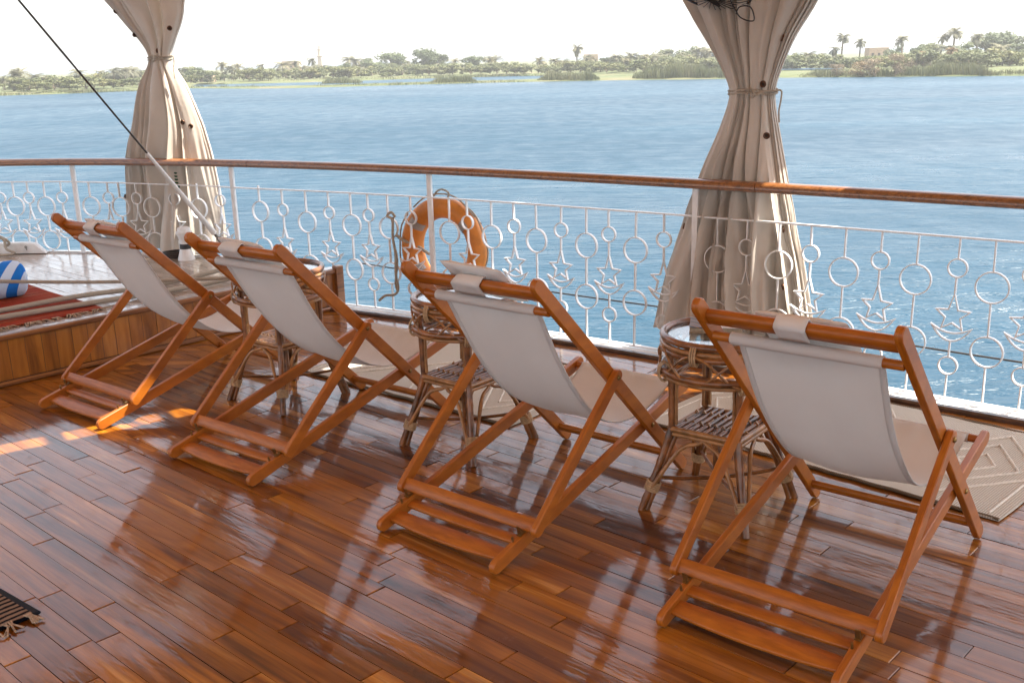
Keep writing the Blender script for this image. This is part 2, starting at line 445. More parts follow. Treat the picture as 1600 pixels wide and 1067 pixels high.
# ------------------------------------------------------------------ mesh helpers
class MB:
    def __init__(self):
        self.v = []; self.f = []; self.m = []
    def add(self, vs, fs, mi=0):
        o = len(self.v)
        self.v += [tuple(x) for x in vs]
        self.f += [tuple(i + o for i in f) for f in fs]
        self.m += [mi] * len(fs)
    def box(self, c, s, mat=None, bev=0.0):
        hx, hy, hz = s[0] / 2, s[1] / 2, s[2] / 2
        c = Vector(c)
        if bev:
            b = min(bev, hx * .9, hy * .9, hz * .9)
            P = [(-hx, -hy), (hx, -hy), (hx, hy), (-hx, hy)]
            def ring(d, z):
                sx, sy = (hx - d) / hx, (hy - d) / hy
                return [Vector((x * sx, y * sy, z)) for x, y in P]
            vs = ring(b, -hz) + ring(0, -hz + b) + ring(0, hz - b) + ring(b, hz)
            fs = [(3, 2, 1, 0), (12, 13, 14, 15)]
            for k in range(3):
                for i in range(4):
                    j = (i + 1) % 4
                    fs.append((k * 4 + i, k * 4 + j, k * 4 + 4 + j, k * 4 + 4 + i))
        else:
            vs = [Vector((x, y, z)) for z in (-hz, hz) for x, y in ((-hx, -hy), (hx, -hy), (hx, hy), (-hx, hy))]
            fs = [(3, 2, 1, 0), (4, 5, 6, 7), (0, 1, 5, 4), (1, 2, 6, 5), (2, 3, 7, 6), (3, 0, 4, 7)]
        if mat is not None:
            vs = [mat @ x for x in vs]
        self.add([x + c for x in vs], fs)
    def tube(self, pts, r, n=8, closed=False, cap=True, mi=0, flat=None):
        pts = [Vector(p) for p in pts]
        k = len(pts)
        rr = r if callable(r) else (lambda t: r)
        vs = []; up = None
        for i, p in enumerate(pts):
            if closed:
                t = pts[(i + 1) % k] - pts[i - 1]
            else:
                t = pts[min(i + 1, k - 1)] - pts[max(i - 1, 0)]
            t.normalize()
            if up is None:
                up = Vector((0, 0, 1)) if abs(t.z) < 0.9 else Vector((1, 0, 0))
            s = t.cross(up)
            if s.length < 1e-6:
                s = t.cross(Vector((0, 1, 0.01)))
            s.normalize()
            up = s.cross(t).normalized()
            R = rr(i / max(1, k - 1))
            for j in range(n):
                a = 2 * PI * j / n
                vs.append(p + (s * math.cos(a) + up * math.sin(a) * (flat or 1)) * R)
        fs = []
        for i in range(k if closed else k - 1):
            i2 = (i + 1) % k
            for j in range(n):
                j2 = (j + 1) % n
                fs.append((i * n + j, i * n + j2, i2 * n + j2, i2 * n + j))
        if cap and not closed:
            fs.append(tuple(range(n - 1, -1, -1)))
            fs.append(tuple((k - 1) * n + j for j in range(n)))
        self.add(vs, fs, mi)
    def lathe(self, prof, n=20, c=(0, 0, 0)):
        c = Vector(c); vs = []; fs = []
        for r, z in prof:
            for j in range(n):
                a = 2 * PI * j / n
                vs.append(c + Vector((r * math.cos(a), r * math.sin(a), z)))
        for i in range(len(prof) - 1):
            for j in range(n):
                j2 = (j + 1) % n
                fs.append((i * n + j, i * n + j2, (i + 1) * n + j2, (i + 1) * n + j))
        fs.append(tuple(range(n - 1, -1, -1)))
        fs.append(tuple((len(prof) - 1) * n + j for j in range(n)))
        self.add(vs, fs)
    def plate(self, poly, y0, y1, bev=0.003, fn=None):
        """closed 2D outline (x,z, counter-clockwise) extruded along y with chamfered edges"""
        n = len(poly)
        def inset(d):
            out = []
            for i in range(n):
                a = Vector(poly[i - 1]); p = Vector(poly[i]); q = Vector(poly[(i + 1) % n])
                e1 = (p - a).normalized(); e2 = (q - p).normalized()
                nn = Vector((-e1.y - e2.y, e1.x + e2.x))
                if nn.length > 1e-6:
                    nn.normalize()
                out.append(p + nn * d)
            return out
        ins = inset(bev)
        vs = []
        for y, pl in ((y0, ins), (y0 + bev, [Vector(p) for p in poly]), (y1 - bev, [Vector(p) for p in poly]), (y1, ins)):
            vs += [Vector((p.x, y, p.y)) for p in pl]
        fs = [tuple(range(n)), tuple(3 * n + i for i in range(n - 1, -1, -1))]
        for k in range(3):
            for i in range(n):
                j = (i + 1) % n
                fs.append((k * n + j, k * n + i, (k + 1) * n + i, (k + 1) * n + j))
        if fn:
            vs = [fn(v) for v in vs]
        self.add(vs, fs)
    def grid(self, nu, nv, fn, mi=0, wrap=False):
        vs = [fn(i / (nu if wrap else nu - 1), j / (nv - 1)) for j in range(nv) for i in range(nu)]
        fs = []
        for j in range(nv - 1):
            for i in range(nu if wrap else nu - 1):
                i2 = (i + 1) % nu
                fs.append((j * nu + i, j * nu + i2, (j + 1) * nu + i2, (j + 1) * nu + i))
        self.add(vs, fs, mi)
    def mesh(self, name, smooth=40):
        me = bpy.data.meshes.new(name)
        me.from_pydata(self.v, [], self.f)
        if any(self.m):
            me.polygons.foreach_set('material_index', self.m)
        if smooth:
            me.polygons.foreach_set('use_smooth', [True] * len(me.polygons))
            me.set_sharp_from_angle(angle=math.radians(smooth))
        me.update()
        return me
    def build(self, name, mat, parent=None, smooth=40):
        me = self.mesh(name, smooth)
        for mm in (mat if isinstance(mat, (list, tuple)) else [mat]):
            me.materials.append(M[mm])
        return link(name, me, parent)

def link(name, me, parent=None):
    o = bpy.data.objects.new(name, me)
    COL.objects.link(o)
    if parent:
        o.parent = parent
    return o

def thing(name, label, cat, loc=(0, 0, 0), rotz=0.0, group=None):
    o = bpy.data.objects.new(name, None)
    o.empty_display_size = 0.1
    COL.objects.link(o)
    o.location = loc
    o.rotation_euler = (0, 0, rotz)
    return tag(o, label, cat, group)

def tag(o, label, cat, group=None):
    o['label'] = label
    o['category'] = cat
    if group:
        o['group'] = group
    return o

def structure(o, label=None):
    o['kind'] = 'structure'
    if label:
        o['label'] = label
    return o

def copy_tree(o, parent=None):
    c = o.copy()
    COL.objects.link(c)
    if parent:
        c.parent = parent
    for ch in list(o.children):
        copy_tree(ch, c)
    return c

def lerp(a, b, t):
    return a + (b - a) * t

def interp(x, xs, ys):
    if x <= xs[0]: return ys[0]
    for i in range(len(xs) - 1):
        if x <= xs[i + 1]:
            t = (x - xs[i]) / (xs[i + 1] - xs[i])
            return lerp(ys[i], ys[i + 1], t)
    return ys[-1]

def sinterp(x, xs, ys):
    """smooth (Catmull-Rom) interpolation"""
    n = len(xs)
    if x <= xs[0]: return ys[0]
    if x >= xs[-1]: return ys[-1]
    for i in range(n - 1):
        if x <= xs[i + 1]:
            break
    h = xs[i + 1] - xs[i]; t = (x - xs[i]) / h
    d = lambda k: (ys[min(k + 1, n - 1)] - ys[max(k - 1, 0)]) / (xs[min(k + 1, n - 1)] - xs[max(k - 1, 0)])
    m0, m1 = d(i) * h, d(i + 1) * h
    return (2*t**3 - 3*t*t + 1) * ys[i] + (t**3 - 2*t*t + t) * m0 + (-2*t**3 + 3*t*t) * ys[i + 1] + (t**3 - t*t) * m1

def spline(pts, n=8):
    pts = [Vector(p) for p in pts]
    out = []
    k = len(pts)
    for i in range(k - 1):
        p0, p1, p2, p3 = pts[max(i - 1, 0)], pts[i], pts[i + 1], pts[min(i + 2, k - 1)]
        for j in range(n):
            t = j / n
            out.append(0.5 * ((2 * p1) + (p2 - p0) * t + (2 * p0 - 5 * p1 + 4 * p2 - p3) * t * t + (3 * p1 - p0 - 3 * p2 + p3) * t ** 3))
    out.append(pts[-1])
    return out

# ------------------------------------------------------------------ the rail line, in plan
def rail_y(x):
    if x < -4.2:
        return rail_y(-4.2) - 0.02 * (x + 4.2) - 0.035 * (x + 4.2) ** 2
    if x > 3.0:
        return rail_y(3.0) - 0.80 * (x - 3.0)
    return 0.00511 * x ** 3 - 0.04154 * x ** 2 - 0.70705 * x + 6.703 - 0.085

def rail_pt(x, off=0.0, z=0.0):
    s = (rail_y(x + 0.01) - rail_y(x - 0.01)) / 0.02
    n = Vector((-s, 1, 0)).normalized()
    return Vector((x, rail_y(x), z)) + n * off

def rail_tan(x):
    s = (rail_y(x + 0.01) - rail_y(x - 0.01)) / 0.02
    return Vector((1, s, 0)).normalized()

WATER_Z = -5.0
PLAT_Z = 0.30
PLANK_ANG = math.radians(-43.3)
A_ = Vector((math.cos(PLANK_ANG), math.sin(PLANK_ANG), 0))
B_ = Vector((-math.sin(PLANK_ANG), math.cos(PLANK_ANG), 0))
P0 = Vector((-2.94, 5.68, 0))                              # foot of the raised platform's front, out at the frame's left edge
PD = Vector((math.cos(math.radians(46.0)), math.sin(math.radians(46.0)), 0))
PN = Vector((PD.y, -PD.x, 0))                              # points away from the platform, over the lower deck

def in_platform(p):
    return (Vector(p) - P0).dot(PN) < 0

# ------------------------------------------------------------------ water, far bank
wm = MB()
wm.add([(-4000, -2500, WATER_Z), (4000, -2500, WATER_Z), (4000, 5000, WATER_Z), (-4000, 5000, WATER_Z)], [(0, 1, 2, 3)])
structure(wm.build('river_water', 'water', None, 0))

def bank_mesh(name, line, prof, mat):
    mb = MB()
    vs = []; n = len(line)
    for off, z in prof:
        for i, (x, y) in enumerate(line):
            a = Vector(line[max(i - 1, 0)]); c = Vector(line[min(i + 1, n - 1)])
            t = (c - a).normalized(); nn = Vector((-t.y, t.x))
            if off > 60:
                nn = Vector((0, 1))
            w = (math.sin(x * 0.7) + math.sin(x * 0.23 + y) * 1.5) * 0.35 if off < 20 else 0
            vs.append((x + nn.x * (off + w), y + nn.y * (off + w), z + (0.12 * math.sin(x * 1.3) if 3 < off < 40 else 0)))
    fs = []
    for k in range(len(prof) - 1):
        for i in range(n - 1):
            fs.append((k * n + i, k * n + i + 1, (k + 1) * n + i + 1, (k + 1) * n + i))
    mb.add(vs, fs)
    return structure(mb.build(name, mat, None, 60))

def densify(l, k=6):
    return [(p.x, p.y) for p in spline([Vector((x, y, 0)) for x, y in l], k)]
shore = [(-900, 250), (-420, 270), (-220, 285), (-138.7, 293.6), (-121.8, 295.1), (-108.2, 313.8), (-100, 345), (-109.7, 375.2), (-85.0, 365.8), (-62.6, 362.5), (-32.8, 369.3),
         (-10.8, 371.7), (2.6, 369.6), (13.2, 359.4), (28.0, 330.9), (32, 290), (40, 266.5), (51.4, 259.0), (65.8, 254.5), (86.6, 236.2), (106.2, 218.0), (180, 160), (330, 60), (700, -150)]
bank_mesh('far_bank', densify(shore), [(-1.5, WATER_Z - 0.3), (0, WATER_Z - 0.02), (2, WATER_Z + 0.35), (10, WATER_Z + 0.6), (28, -4.15), (60, -4.15), (900, -4.15)], 'bank')
bar = [(-103, 322), (-93.3, 318.7), (-68.1, 292.3), (-49.6, 286.6), (-25.6, 287.2), (-15.2, 286.0), (1.9, 283.9), (18.6, 278.5), (34.2, 270.1), (44, 265)]
bar_back = [(-104, 324), (-95.9, 327.7), (-73.6, 312.2), (-53.5, 305.5), (-27.6, 306.2), (-16.4, 305.8), (2.1, 303.4), (14.4, 309.3), (30.3, 315.1), (46, 300)]
mb = MB()
la, lb = densify(bar, 5), densify(bar_back, 5)
for k in range(len(la) - 1):
    pass
nb = len(la)
vs = [(x, y, WATER_Z - 0.05) for x, y in la] + [(x, y + 1.2, WATER_Z + 0.30) for x, y in la] + [(x, y - 1.2, WATER_Z + 0.28) for x, y in lb] + [(x, y, WATER_Z - 0.05) for x, y in lb]
mb.add(vs, [(r * nb + i, r * nb + i + 1, (r + 1) * nb + i + 1, (r + 1) * nb + i) for r in range(3) for i in range(nb - 1)])
structure(mb.build('grass_bar', 'bank', None, 60))
mb = MB()
mb.add([(76.9, 292.3, -3.92), (88.4, 279.8, -3.92), (95.1, 300.0, -3.92), (82.2, 318.5, -3.92), (70, 306, -3.92)], [(0, 1, 2, 3, 4)])
structure(mb.build('inlet_water', 'water', None, 0))

# ------------------------------------------------------------------ lower deck with its planks
def hull_x():
    return [-4.6 + i * 0.1 for i in range(0, 86)]
mb = MB()
xs = hull_x()
top = [rail_pt(x, 0.085, -0.035) for x in xs]
low = [rail_pt(x, 0.06, -1.2) for x in xs]
bk = [(-7.5, -2.5, -0.035), (4.0 + 2.5, -2.5, -0.035)]
n = len(xs)
mb.add([tuple(p) for p in top] + [tuple(p) for p in low] + bk, [tuple(range(n - 1, -1, -1)) + (2 * n, 2 * n + 1)] + [(i, i + 1, n + i + 1, n + i) for i in range(n - 1)])
deck = structure(mb.build('deck', 'dark_trim', None, 0))

def clip_half(poly, q, nrm):
    out = []
    for i in range(len(poly)):
        a, c = poly[i], poly[(i + 1) % len(poly)]
        da, dc = (a - q).dot(nrm), (c - q).dot(nrm)
        if da <= 0: out.append(a)
        if da * dc < 0:
            out.append(a + (c - a) * (da / (da - dc)))
    return out

def proj(p):
    d = Vector(p) - Vector((0, 0, CAM_H))
    w = d.dot(F_)
    if w < 0.1: return None
    return (800 + 1620 * d.dot(R_) / w, 533.5 - 1620 * d.dot(U_) / w, w)

def poly_prism(poly, T, bev=0.0018):
    mb = MB(); k = len(poly)
    c = sum(poly, Vector((0, 0, 0))) / k
    ins = [p + (c - p).normalized() * bev * 1.5 for p in poly]
    vs = [Vector((p.x, p.y, -T)) for p in poly] + [Vector((p.x, p.y, -bev)) for p in poly] + [Vector((p.x, p.y, 0)) for p in ins]
    fs = [tuple(2 * k + i for i in range(k))]
    for r in range(2):
        for i in range(k):
            j = (i + 1) % k
            fs.append((r * k + i, r * k + j, (r + 1) * k + j, (r + 1) * k + i))
    mb.add(vs, fs)
    return mb

PW = 0.083
lens = [0.42, 0.62, 0.78, 0.95, 1.15, 1.4, 1.7]
plank_mesh = {}
def get_plank(L, W, mat, T=0.02):
    key = (L, W, mat)
    if key not in plank_mesh:
        mb = poly_prism([Vector((-L / 2, -W / 2, 0)), Vector((L / 2, -W / 2, 0)), Vector((L / 2, W / 2, 0)), Vector((-L / 2, W / 2, 0))], T)
        me = mb.mesh('plank', 0)
        me.materials.append(M[mat])
        plank_mesh[key] = me
    return plank_mesh[key]

cand = []; spare = []
row = -2.2
gap = 0.0022
while row < 5.4:
    a = -7.6 + rnd(0, 0.6)
    while a < 1.2:
        L = random.choice(lens)
        c = A_ * (a + L / 2) + B_ * (row + PW / 2)
        a += L
        if in_platform(c) and (c - P0).dot(PN) < -0.75: continue
        d = Vector((c.x, c.y, 0))
        if d.y > rail_y(d.x) + 0.35: continue
        rp = rail_pt(c.x, -0.085); rt = rail_tan(c.x); rn = Vector((-rt.y, rt.x, 0))
        near = any((c + A_ * sx * L / 2 + B_ * sy * PW / 2).y > rail_y((c + A_ * sx * L / 2).x) - 0.13 for sx in (-1, 1) for sy in (-1, 1))
        poly = None
        if near:
            loc = [Vector((sx * (L - gap) / 2, sy * (PW - gap) / 2, 0)) for sx, sy in ((-1, -1), (1, -1), (1, 1), (-1, 1))]
            Rm = Matrix.Rotation(PLANK_ANG, 3, 'Z')
            poly = clip_half([Rm @ p + c for p in loc], rp, rn)
            if len(poly) < 3: continue
            Ri = Rm.inverted()
            poly = [Ri @ (p - c) for p in poly]
        corners = [proj(c + A_ * sx * L / 2 + B_ * sy * PW / 2) for sx in (-1, 1) for sy in (-1, 1)]
        area = 0
        if all(corners):
            u0, u1 = min(q[0] for q in corners), max(q[0] for q in corners)
            v0, v1 = min(q[1] for q in corners), max(q[1] for q in corners)
            if u1 > 0 and u0 < 1600 and v1 > 0 and v0 < 1067 and not in_platform(c - PN * 0.3):
                area = L * PW / (corners[0][2] ** 2) * (min(u1, 1600) - max(u0, 0)) / (u1 - u0)
        cand.append((area, c, L, poly))
    row += PW
cand.sort(key=lambda t: -t[0])
rest = MB()
for i, (area, c, L, poly) in enumerate(cand):
    tz = rnd(-0.0006, 0.0006)
    rx, ry = math.radians(random.gauss(0, 0.30)), math.radians(random.gauss(0, 0.055))
    if i < 296 and area > 0:
        if poly:
            me = poly_prism(poly, 0.02).mesh('plank', 0)
            me.materials.append(M['plank'])
        else:
            me = get_plank(L - gap, PW - gap, 'plank')
        o = link('plank', me, deck)
        o.location = (c.x, c.y, tz)
        o.rotation_euler = (rx, ry, PLANK_ANG)
    else:
        pl = poly or [Vector((sx * (L - gap) / 2, sy * (PW - gap) / 2, 0)) for sx, sy in ((-1, -1), (1, -1), (1, 1), (-1, 1))]
        p = poly_prism(pl, 0.02)
        Rm = Matrix.Translation((c.x, c.y, tz)) @ Matrix.Rotation(PLANK_ANG, 4, 'Z')
        rest.add([Rm @ Vector(v) for v in p.v], p.f)
ro = rest.build('planking', 'plank', deck, 0)
ro['kind'] = 'stuff'

# ------------------------------------------------------------------ raised platform at the left
plat_len = 2.42
pe = P0 + PD * plat_len
mb = MB()
outer = [rail_pt(x, 0.06, 0) for x in [-1.5 - 0.15 * i for i in range(0, 28)]]
foot = [P0 - PD * 3.5] + [pe] + outer + [Vector((-9.5, 8.6, 0)), Vector((-9.5, 3.2, 0))]
kk = len(foot)
mb.add([(p.x, p.y, -0.02) for p in foot] + [(p.x, p.y, PLAT_Z - 0.024) for p in foot], [tuple(kk + i for i in range(kk))] + [(i, (i + 1) % kk, kk + (i + 1) % kk, kk + i) for i in range(kk)])
plat = structure(mb.build('raised_deck', 'dark_trim', None, 0))
row = 1.2
while row < 4.75:
    W = 0.082
    a = -9.4 + rnd(0, 1.2)
    while a < -4:
        L = random.choice((1.3, 1.7, 2.2))
        c = A_ * (a + L / 2) + B_ * (row + W / 2)
        a += L
        loc = [Vector((sx * (L - gap) / 2, sy * (W - gap) / 2, 0)) for sx, sy in ((-1, -1), (1, -1), (1, 1), (-1, 1))]
        Rm = Matrix.Rotation(PLANK_ANG, 3, 'Z'); Ri = Rm.inverted()
        poly = clip_half([Rm @ p + c for p in loc], P0 - PN * 0.085, PN)
        if len(poly) < 3: continue
        cc = sum(poly, Vector((0, 0, 0))) / len(poly)
        if cc.y > rail_y(cc.x) + 0.6: continue
        for q in list(poly):
            rp = rail_pt(q.x, -0.02); rt = rail_tan(q.x)
            if len(poly) > 2:
                poly = clip_half(poly, rp, Vector((-rt.y, rt.x, 0)))
        if len(poly) < 3: continue
        cc = sum(poly, Vector((0, 0, 0))) / len(poly)
        pr = proj(cc)
        if not pr or pr[0] < -420: continue
        me = poly_prism([Ri @ (p - cc) for p in poly], 0.02).mesh('plank', 0)
        me.materials.append(M['platform_plank'])
        o = link('plank', me, plat)
        o.location = (cc.x, cc.y, PLAT_Z)
        o.rotation_euler = (math.radians(random.gauss(0, 0.3)), math.radians(random.gauss(0, 0.08)), PLANK_ANG)
    row += W
Rpd = Matrix.Rotation(math.radians(46.0), 3, 'Z')
mb = MB(); mb.box((0, 0, 0), (plat_len + 1.2, 0.083, 0.022), None, 0.003)
o = mb.build('margin_board', 'margin', plat); o.location = P0 + PD * (plat_len - 1.2) / 2 - PN * 0.043 + Vector((0, 0, PLAT_Z - 0.011)); o.rotation_euler.z = math.radians(46)
mb = MB(); mb.box((0, 0, 0), (plat_len + 1.2, 0.022, 0.030), None, 0.006)
o = mb.build('nosing', 'trim', plat); o.location = P0 + PD * (plat_len - 1.2) / 2 + PN * 0.010 + Vector((0, 0, PLAT_Z - 0.018)); o.rotation_euler.z = math.radians(46)
mb = MB(); mb.box((0, 0, 0), (plat_len + 1.2, 0.03, 0.028), None, 0.008)
o = mb.build('base_moulding', 'trim', plat); o.location = P0 + PD * (plat_len - 1.2) / 2 + PN * 0.014 + Vector((0, 0, 0.015)); o.rotation_euler.z = math.radians(46)
s = -1.15
while s < plat_len - 0.02:
    w = random.choice((0.075, 0.085, 0.095, 0.095))
    w = min(w, plat_len - s)
    key = ('b', round(w, 3))
    if key not in plank_mesh:
        mb = MB(); mb.box((0, 0, 0), (w - 0.003, 0.016, PLAT_Z - 0.062), None, 0.0025)
        me = mb.mesh('board', 30); me.materials.append(M['board']); plank_mesh[key] = me
    o = link('board', plank_mesh[key], plat)
    o.location = P0 + PD * (s + w / 2) - PN * (0.006 + rnd(0, 0.002)) + Vector((0, 0, 0.03 + (PLAT_Z - 0.062) / 2))
    o.rotation_euler.z = math.radians(46)
    s += w
# pale end post of the platform beside the railing
mb = MB(); mb.box((0, 0, PLAT_Z / 2 + 0.01), (0.06, 0.05, PLAT_Z + 0.02), None, 0.004)
o = mb.build('corner_post', 'trim', plat); o.location = pe + PN * 0.01; o.rotation_euler.z = math.radians(46)

# ------------------------------------------------------------------ railing
rail = thing('railing', 'white wrought iron railing of rings, stars and crescents under a wooden handrail', 'railing', rail_pt(0.0, 0, 0))
RO = Vector(rail.location)
def sweep(mb, prof, x0, x1, step=0.08):
    k = int((x1 - x0) / step) + 1
    vs = []
    for i in range(k + 1):
        x = lerp(x0, x1, i / k)
        for off, z in prof:
            vs.append(rail_pt(x, off, z) - RO)
    n = len(prof); fs = []
    for i in range(k):
        for j in range(n):
            j2 = (j + 1) % n
            fs.append((i * n + j, i * n + j2, (i + 1) * n + j2, (i + 1) * n + j))
    fs.append(tuple(range(n - 1, -1, -1))); fs.append(tuple(k * n + j for j in range(n)))
    mb.add(vs, fs)
HZ = 1.035
hp = [(-0.048, HZ - 0.012), (-0.048, HZ + 0.008), (-0.036, HZ + 0.022), (0, HZ + 0.027), (0.036, HZ + 0.022), (0.048, HZ + 0.008), (0.048, HZ - 0.012), (0.040, HZ - 0.016), (0.040, HZ - 0.024), (0.030, HZ - 0.028), (-0.030, HZ - 0.028), (-0.040, HZ - 0.024), (-0.040, HZ - 0.016)]
cuts = [-5.2, -3.55, -1.9, -0.2, 1.35, 2.9, 4.2]
for a, c in zip(cuts[:-1], cuts[1:]):
    mb = MB(); sweep(mb, hp, a + 0.0015, c - 0.0015); mb.build('handrail', 'handrail', rail, 50)
def flatbar(z, x0, x1, w=0.024, h=0.007):
    mb = MB(); sweep(mb, [(-w / 2, z - h / 2), (-w / 2, z + h / 2), (w / 2, z + h / 2), (w / 2, z - h / 2)], x0, x1); return mb
def thin_z(x):
    return interp(x, [-3.6, -1.9], [0.878, 0.850])
mb = MB(); vsx = []
k = 110
for i in range(k + 1):
    x = lerp(-5.2, 3.6, i / k); z = thin_z(x)
    for off, dz in ((-0.012, -0.004), (-0.012, 0.004), (0.012, 0.004), (0.012, -0.004)):
        vsx.append(rail_pt(x, off, z + dz) - RO)
mb.add(vsx, [(i * 4 + j, i * 4 + (j + 1) % 4, i * 4 + 4 + (j + 1) % 4, i * 4 + 4 + j) for i in range(k) for j in range(4)])
mb.build('top_bar', 'white', rail, 30)
flatbar(0.032, -1.62, 3.6).build('bottom_bar', 'white', rail, 30)
flatbar(PLAT_Z + 0.012, -5.2, -1.66).build('bottom_bar', 'white', rail, 30)
posts_x = [-4.75, -3.463, -2.071, -0.524, 1.056, 2.62]
def mk_post(z0):
    mb = MB(); mb.box((0, 0, (z0 + HZ - 0.028) / 2), (0.034, 0.020, HZ - 0.028 - z0), None, 0.002)
    mb.box((0, 0, z0 + 0.006), (0.07, 0.05, 0.008), None, 0.002)
    me = mb.mesh('post', 30); me.materials.append(M['white']); return me
pm = {True: mk_post(PLAT_Z), False: mk_post(0.016)}
for x in posts_x:
    o = link('post', pm[x < -1.6], rail)
    o.location = rail_pt(x, 0, 0) - RO
    t = rail_tan(x); o.rotation_euler.z = math.atan2(t.y, t.x)

BT, BW = 0.0058, 0.020        # flat bar: thickness in the pattern's plane, width across it
def strip_path(mb, pts, closed=False):
    """flat iron bar following pts (x,z) in the railing's plane"""
    n = len(pts); P = [Vector(p) for p in pts]
    offs = []
    for i in range(n):
        if closed:
            a, c = P[i - 1], P[(i + 1) % n]
        else:
            a, c = P[max(i - 1, 0)], P[min(i + 1, n - 1)]
        e1 = (P[i] - a); e2 = (c - P[i])
        if e1.length < 1e-9: e1 = e2
        if e2.length < 1e-9: e2 = e1
        e1 = e1.normalized(); e2 = e2.normalized()
        nn = Vector((-e1.y - e2.y, e1.x + e2.x))
        nn = nn.normalized() if nn.length > 1e-6 else Vector((-e1.y, e1.x))
        k = min(2.2, 1.0 / max(0.35, nn.dot(Vector((-e1.y, e1.x)))))
        offs.append(nn * BT / 2 * k)
    vs = []
    for i in range(n):
        for sg, y in ((-1, -BW / 2), (1, -BW / 2), (1, BW / 2), (-1, BW / 2)):
            q = P[i] + offs[i] * sg
            vs.append((q.x, y, q.y))
    fs = []
    for i in range(n if closed else n - 1):
        i2 = (i + 1) % n
        for j in range(4):
            j2 = (j + 1) % 4
            fs.append((i * 4 + j, i * 4 + j2, i2 * 4 + j2, i2 * 4 + j))
    if not closed:
        fs += [(3, 2, 1, 0), tuple((n - 1) * 4 + j for j in range(4))]
    mb.add(vs, fs)
def circ(zc, r, n=28):
    return [(r * math.sin(2 * PI * i / n), zc + r * math.cos(2 * PI * i / n)) for i in range(n)]
def star_pts(zc, R):
    out = []
    for i in range(10):
        r = R if i % 2 == 0 else R * 0.45
        a = 2 * PI * i / 10
        out.append((r * math.sin(a) * (1.0 if i != 0 else 1), zc + r * math.cos(a) + (R * 0.35 if i == 0 else 0)))
    return out
def cres_pts(z_tip, hw, d1, d2):
    out = []
    n = 12
    for i in range(n + 1):
        t = -1 + 2 * i / n
        out.append((hw * t, z_tip - d2 * (1 - t * t)))
    for i in range(1, n):
        t = 1 - 2 * i / n
        out.append((hw * t, z_tip - d1 * (1 - t * t)))
    return out
def mk_baluster(kind, z0, z1, f):
    """returns (bar mesh, [(name, mesh)...]); f maps the deck railing's heights onto this one"""
    parts = []
    bars = MB()
    def bar(a, c):
        if not bars.v:
            bars.box((0, 0, (a + c) / 2), (0.0065, 0.0185, c - a)); return
        mb = MB(); mb.box((0, 0, (a + c) / 2), (0.0065, 0.0185, c - a))
        me = mb.mesh('rod', 0); me.materials.append(M['white']); parts.append(('rod', me))
    def piece(nm, pts):
        mb = MB(); strip_path(mb, pts, True)
        me = mb.mesh(nm, 35); me.materials.append(M['white']); parts.append((nm, me))
    if kind == 'A':
        r = 0.076
        za, zb = f(0.620), f(0.300)
        piece('ring', circ(za, r)); piece('ring', circ(zb, r))
        bar(za + r, z1); bar(zb + r, za - r); bar(z0, zb - r)
    else:
        r = 0.045
        za, zs, zc, zb = f(0.700), f(0.462), f(0.420), f(0.205)
        piece('ring', circ(za, r))
        piece('star', star_pts(zs, 0.083))
        piece('crescent', cres_pts(zc - 0.012, 0.098, 0.034, 0.075))
        bar(za + r, z1); bar(zs + 0.112, za - r)
        if zb - r > z0:
            piece('ring', circ(zb, r))
            bar(zb + r, zc - 0.087); bar(z0, zb - r)
        else:
            bar(z0, zc - 0.087)
    me = bars.mesh('baluster', 30); me.materials.append(M['white'])
    return me, parts
deck_f = lambda z: z
plat_f = lambda z: 0.878 - (0.85 - z) * 0.86
kinds = {}
for kd in 'AB':
    kinds[kd, False] = mk_baluster(kd, 0.032, 0.848, deck_f)
    kinds[kd, True] = mk_baluster(kd, PLAT_Z + 0.012, 0.874, plat_f)
bx = [-4.52, -4.39, -4.26, -4.133, -4.002, -3.864, -3.731, -3.598, -3.331, -3.188, -3.063, -2.926, -2.795, -2.591, -2.388, -2.187, -1.847, -1.664, -1.469, -1.286, -1.117, -0.971, -0.834,
      -0.677, -0.407, -0.262, -0.114, 0.038, 0.175, 0.312, 0.47, 0.604, 0.742, 0.9, 1.178, 1.308, 1.455, 1.594, 1.731, 1.875, 2.016, 2.167, 2.307, 2.435, 2.55]
bk_ = 'BAB' + 'BABAB' + 'ABABA' + 'BAB' + 'ABABABAB' + 'ABABABABAB' + 'ABABABABABA'
for x, kd in zip(bx, bk_):
    me, parts = kinds[kd, x < -1.75]
    t = rail_tan(x)
    o = link('baluster', me, rail)
    o.location = rail_pt(x, 0, 0) - RO
    o.rotation_euler = (math.radians(rnd(-0.6, 0.6)), math.radians(rnd(-1.0, 1.0)), math.atan2(t.y, t.x))
    for nm, pm_ in parts:
        q = link(nm, pm_, o)
        q.rotation_euler.z = math.radians(rnd(-4, 4))
# white kerb and dark waterway under it
mb = MB(); sweep(mb, [(-0.075, -0.03), (-0.075, 0.012), (-0.068, 0.018), (0.075, 0.018), (0.082, 0.012), (0.082, -0.25)], -1.75, 3.6)
mb.build('kerb', 'white_dirty', rail, 30)
mb = MB(); sweep(mb, [(-0.120, -0.01), (-0.120, 0.016), (-0.110, 0.026), (-0.080, 0.026), (-0.0765, 0.02), (-0.0765, -0.01)], -1.75, 3.6)
mb.build('waterway_strip', 'dark_trim', rail, 30)
mb = MB(); sweep(mb, [(-0.012, PLAT_Z - 0.03), (-0.012, PLAT_Z + 0.006), (0.07, PLAT_Z + 0.006), (0.07, -0.3)], -5.2, -1.70)
mb.build('kerb', 'white_dirty', rail, 30)

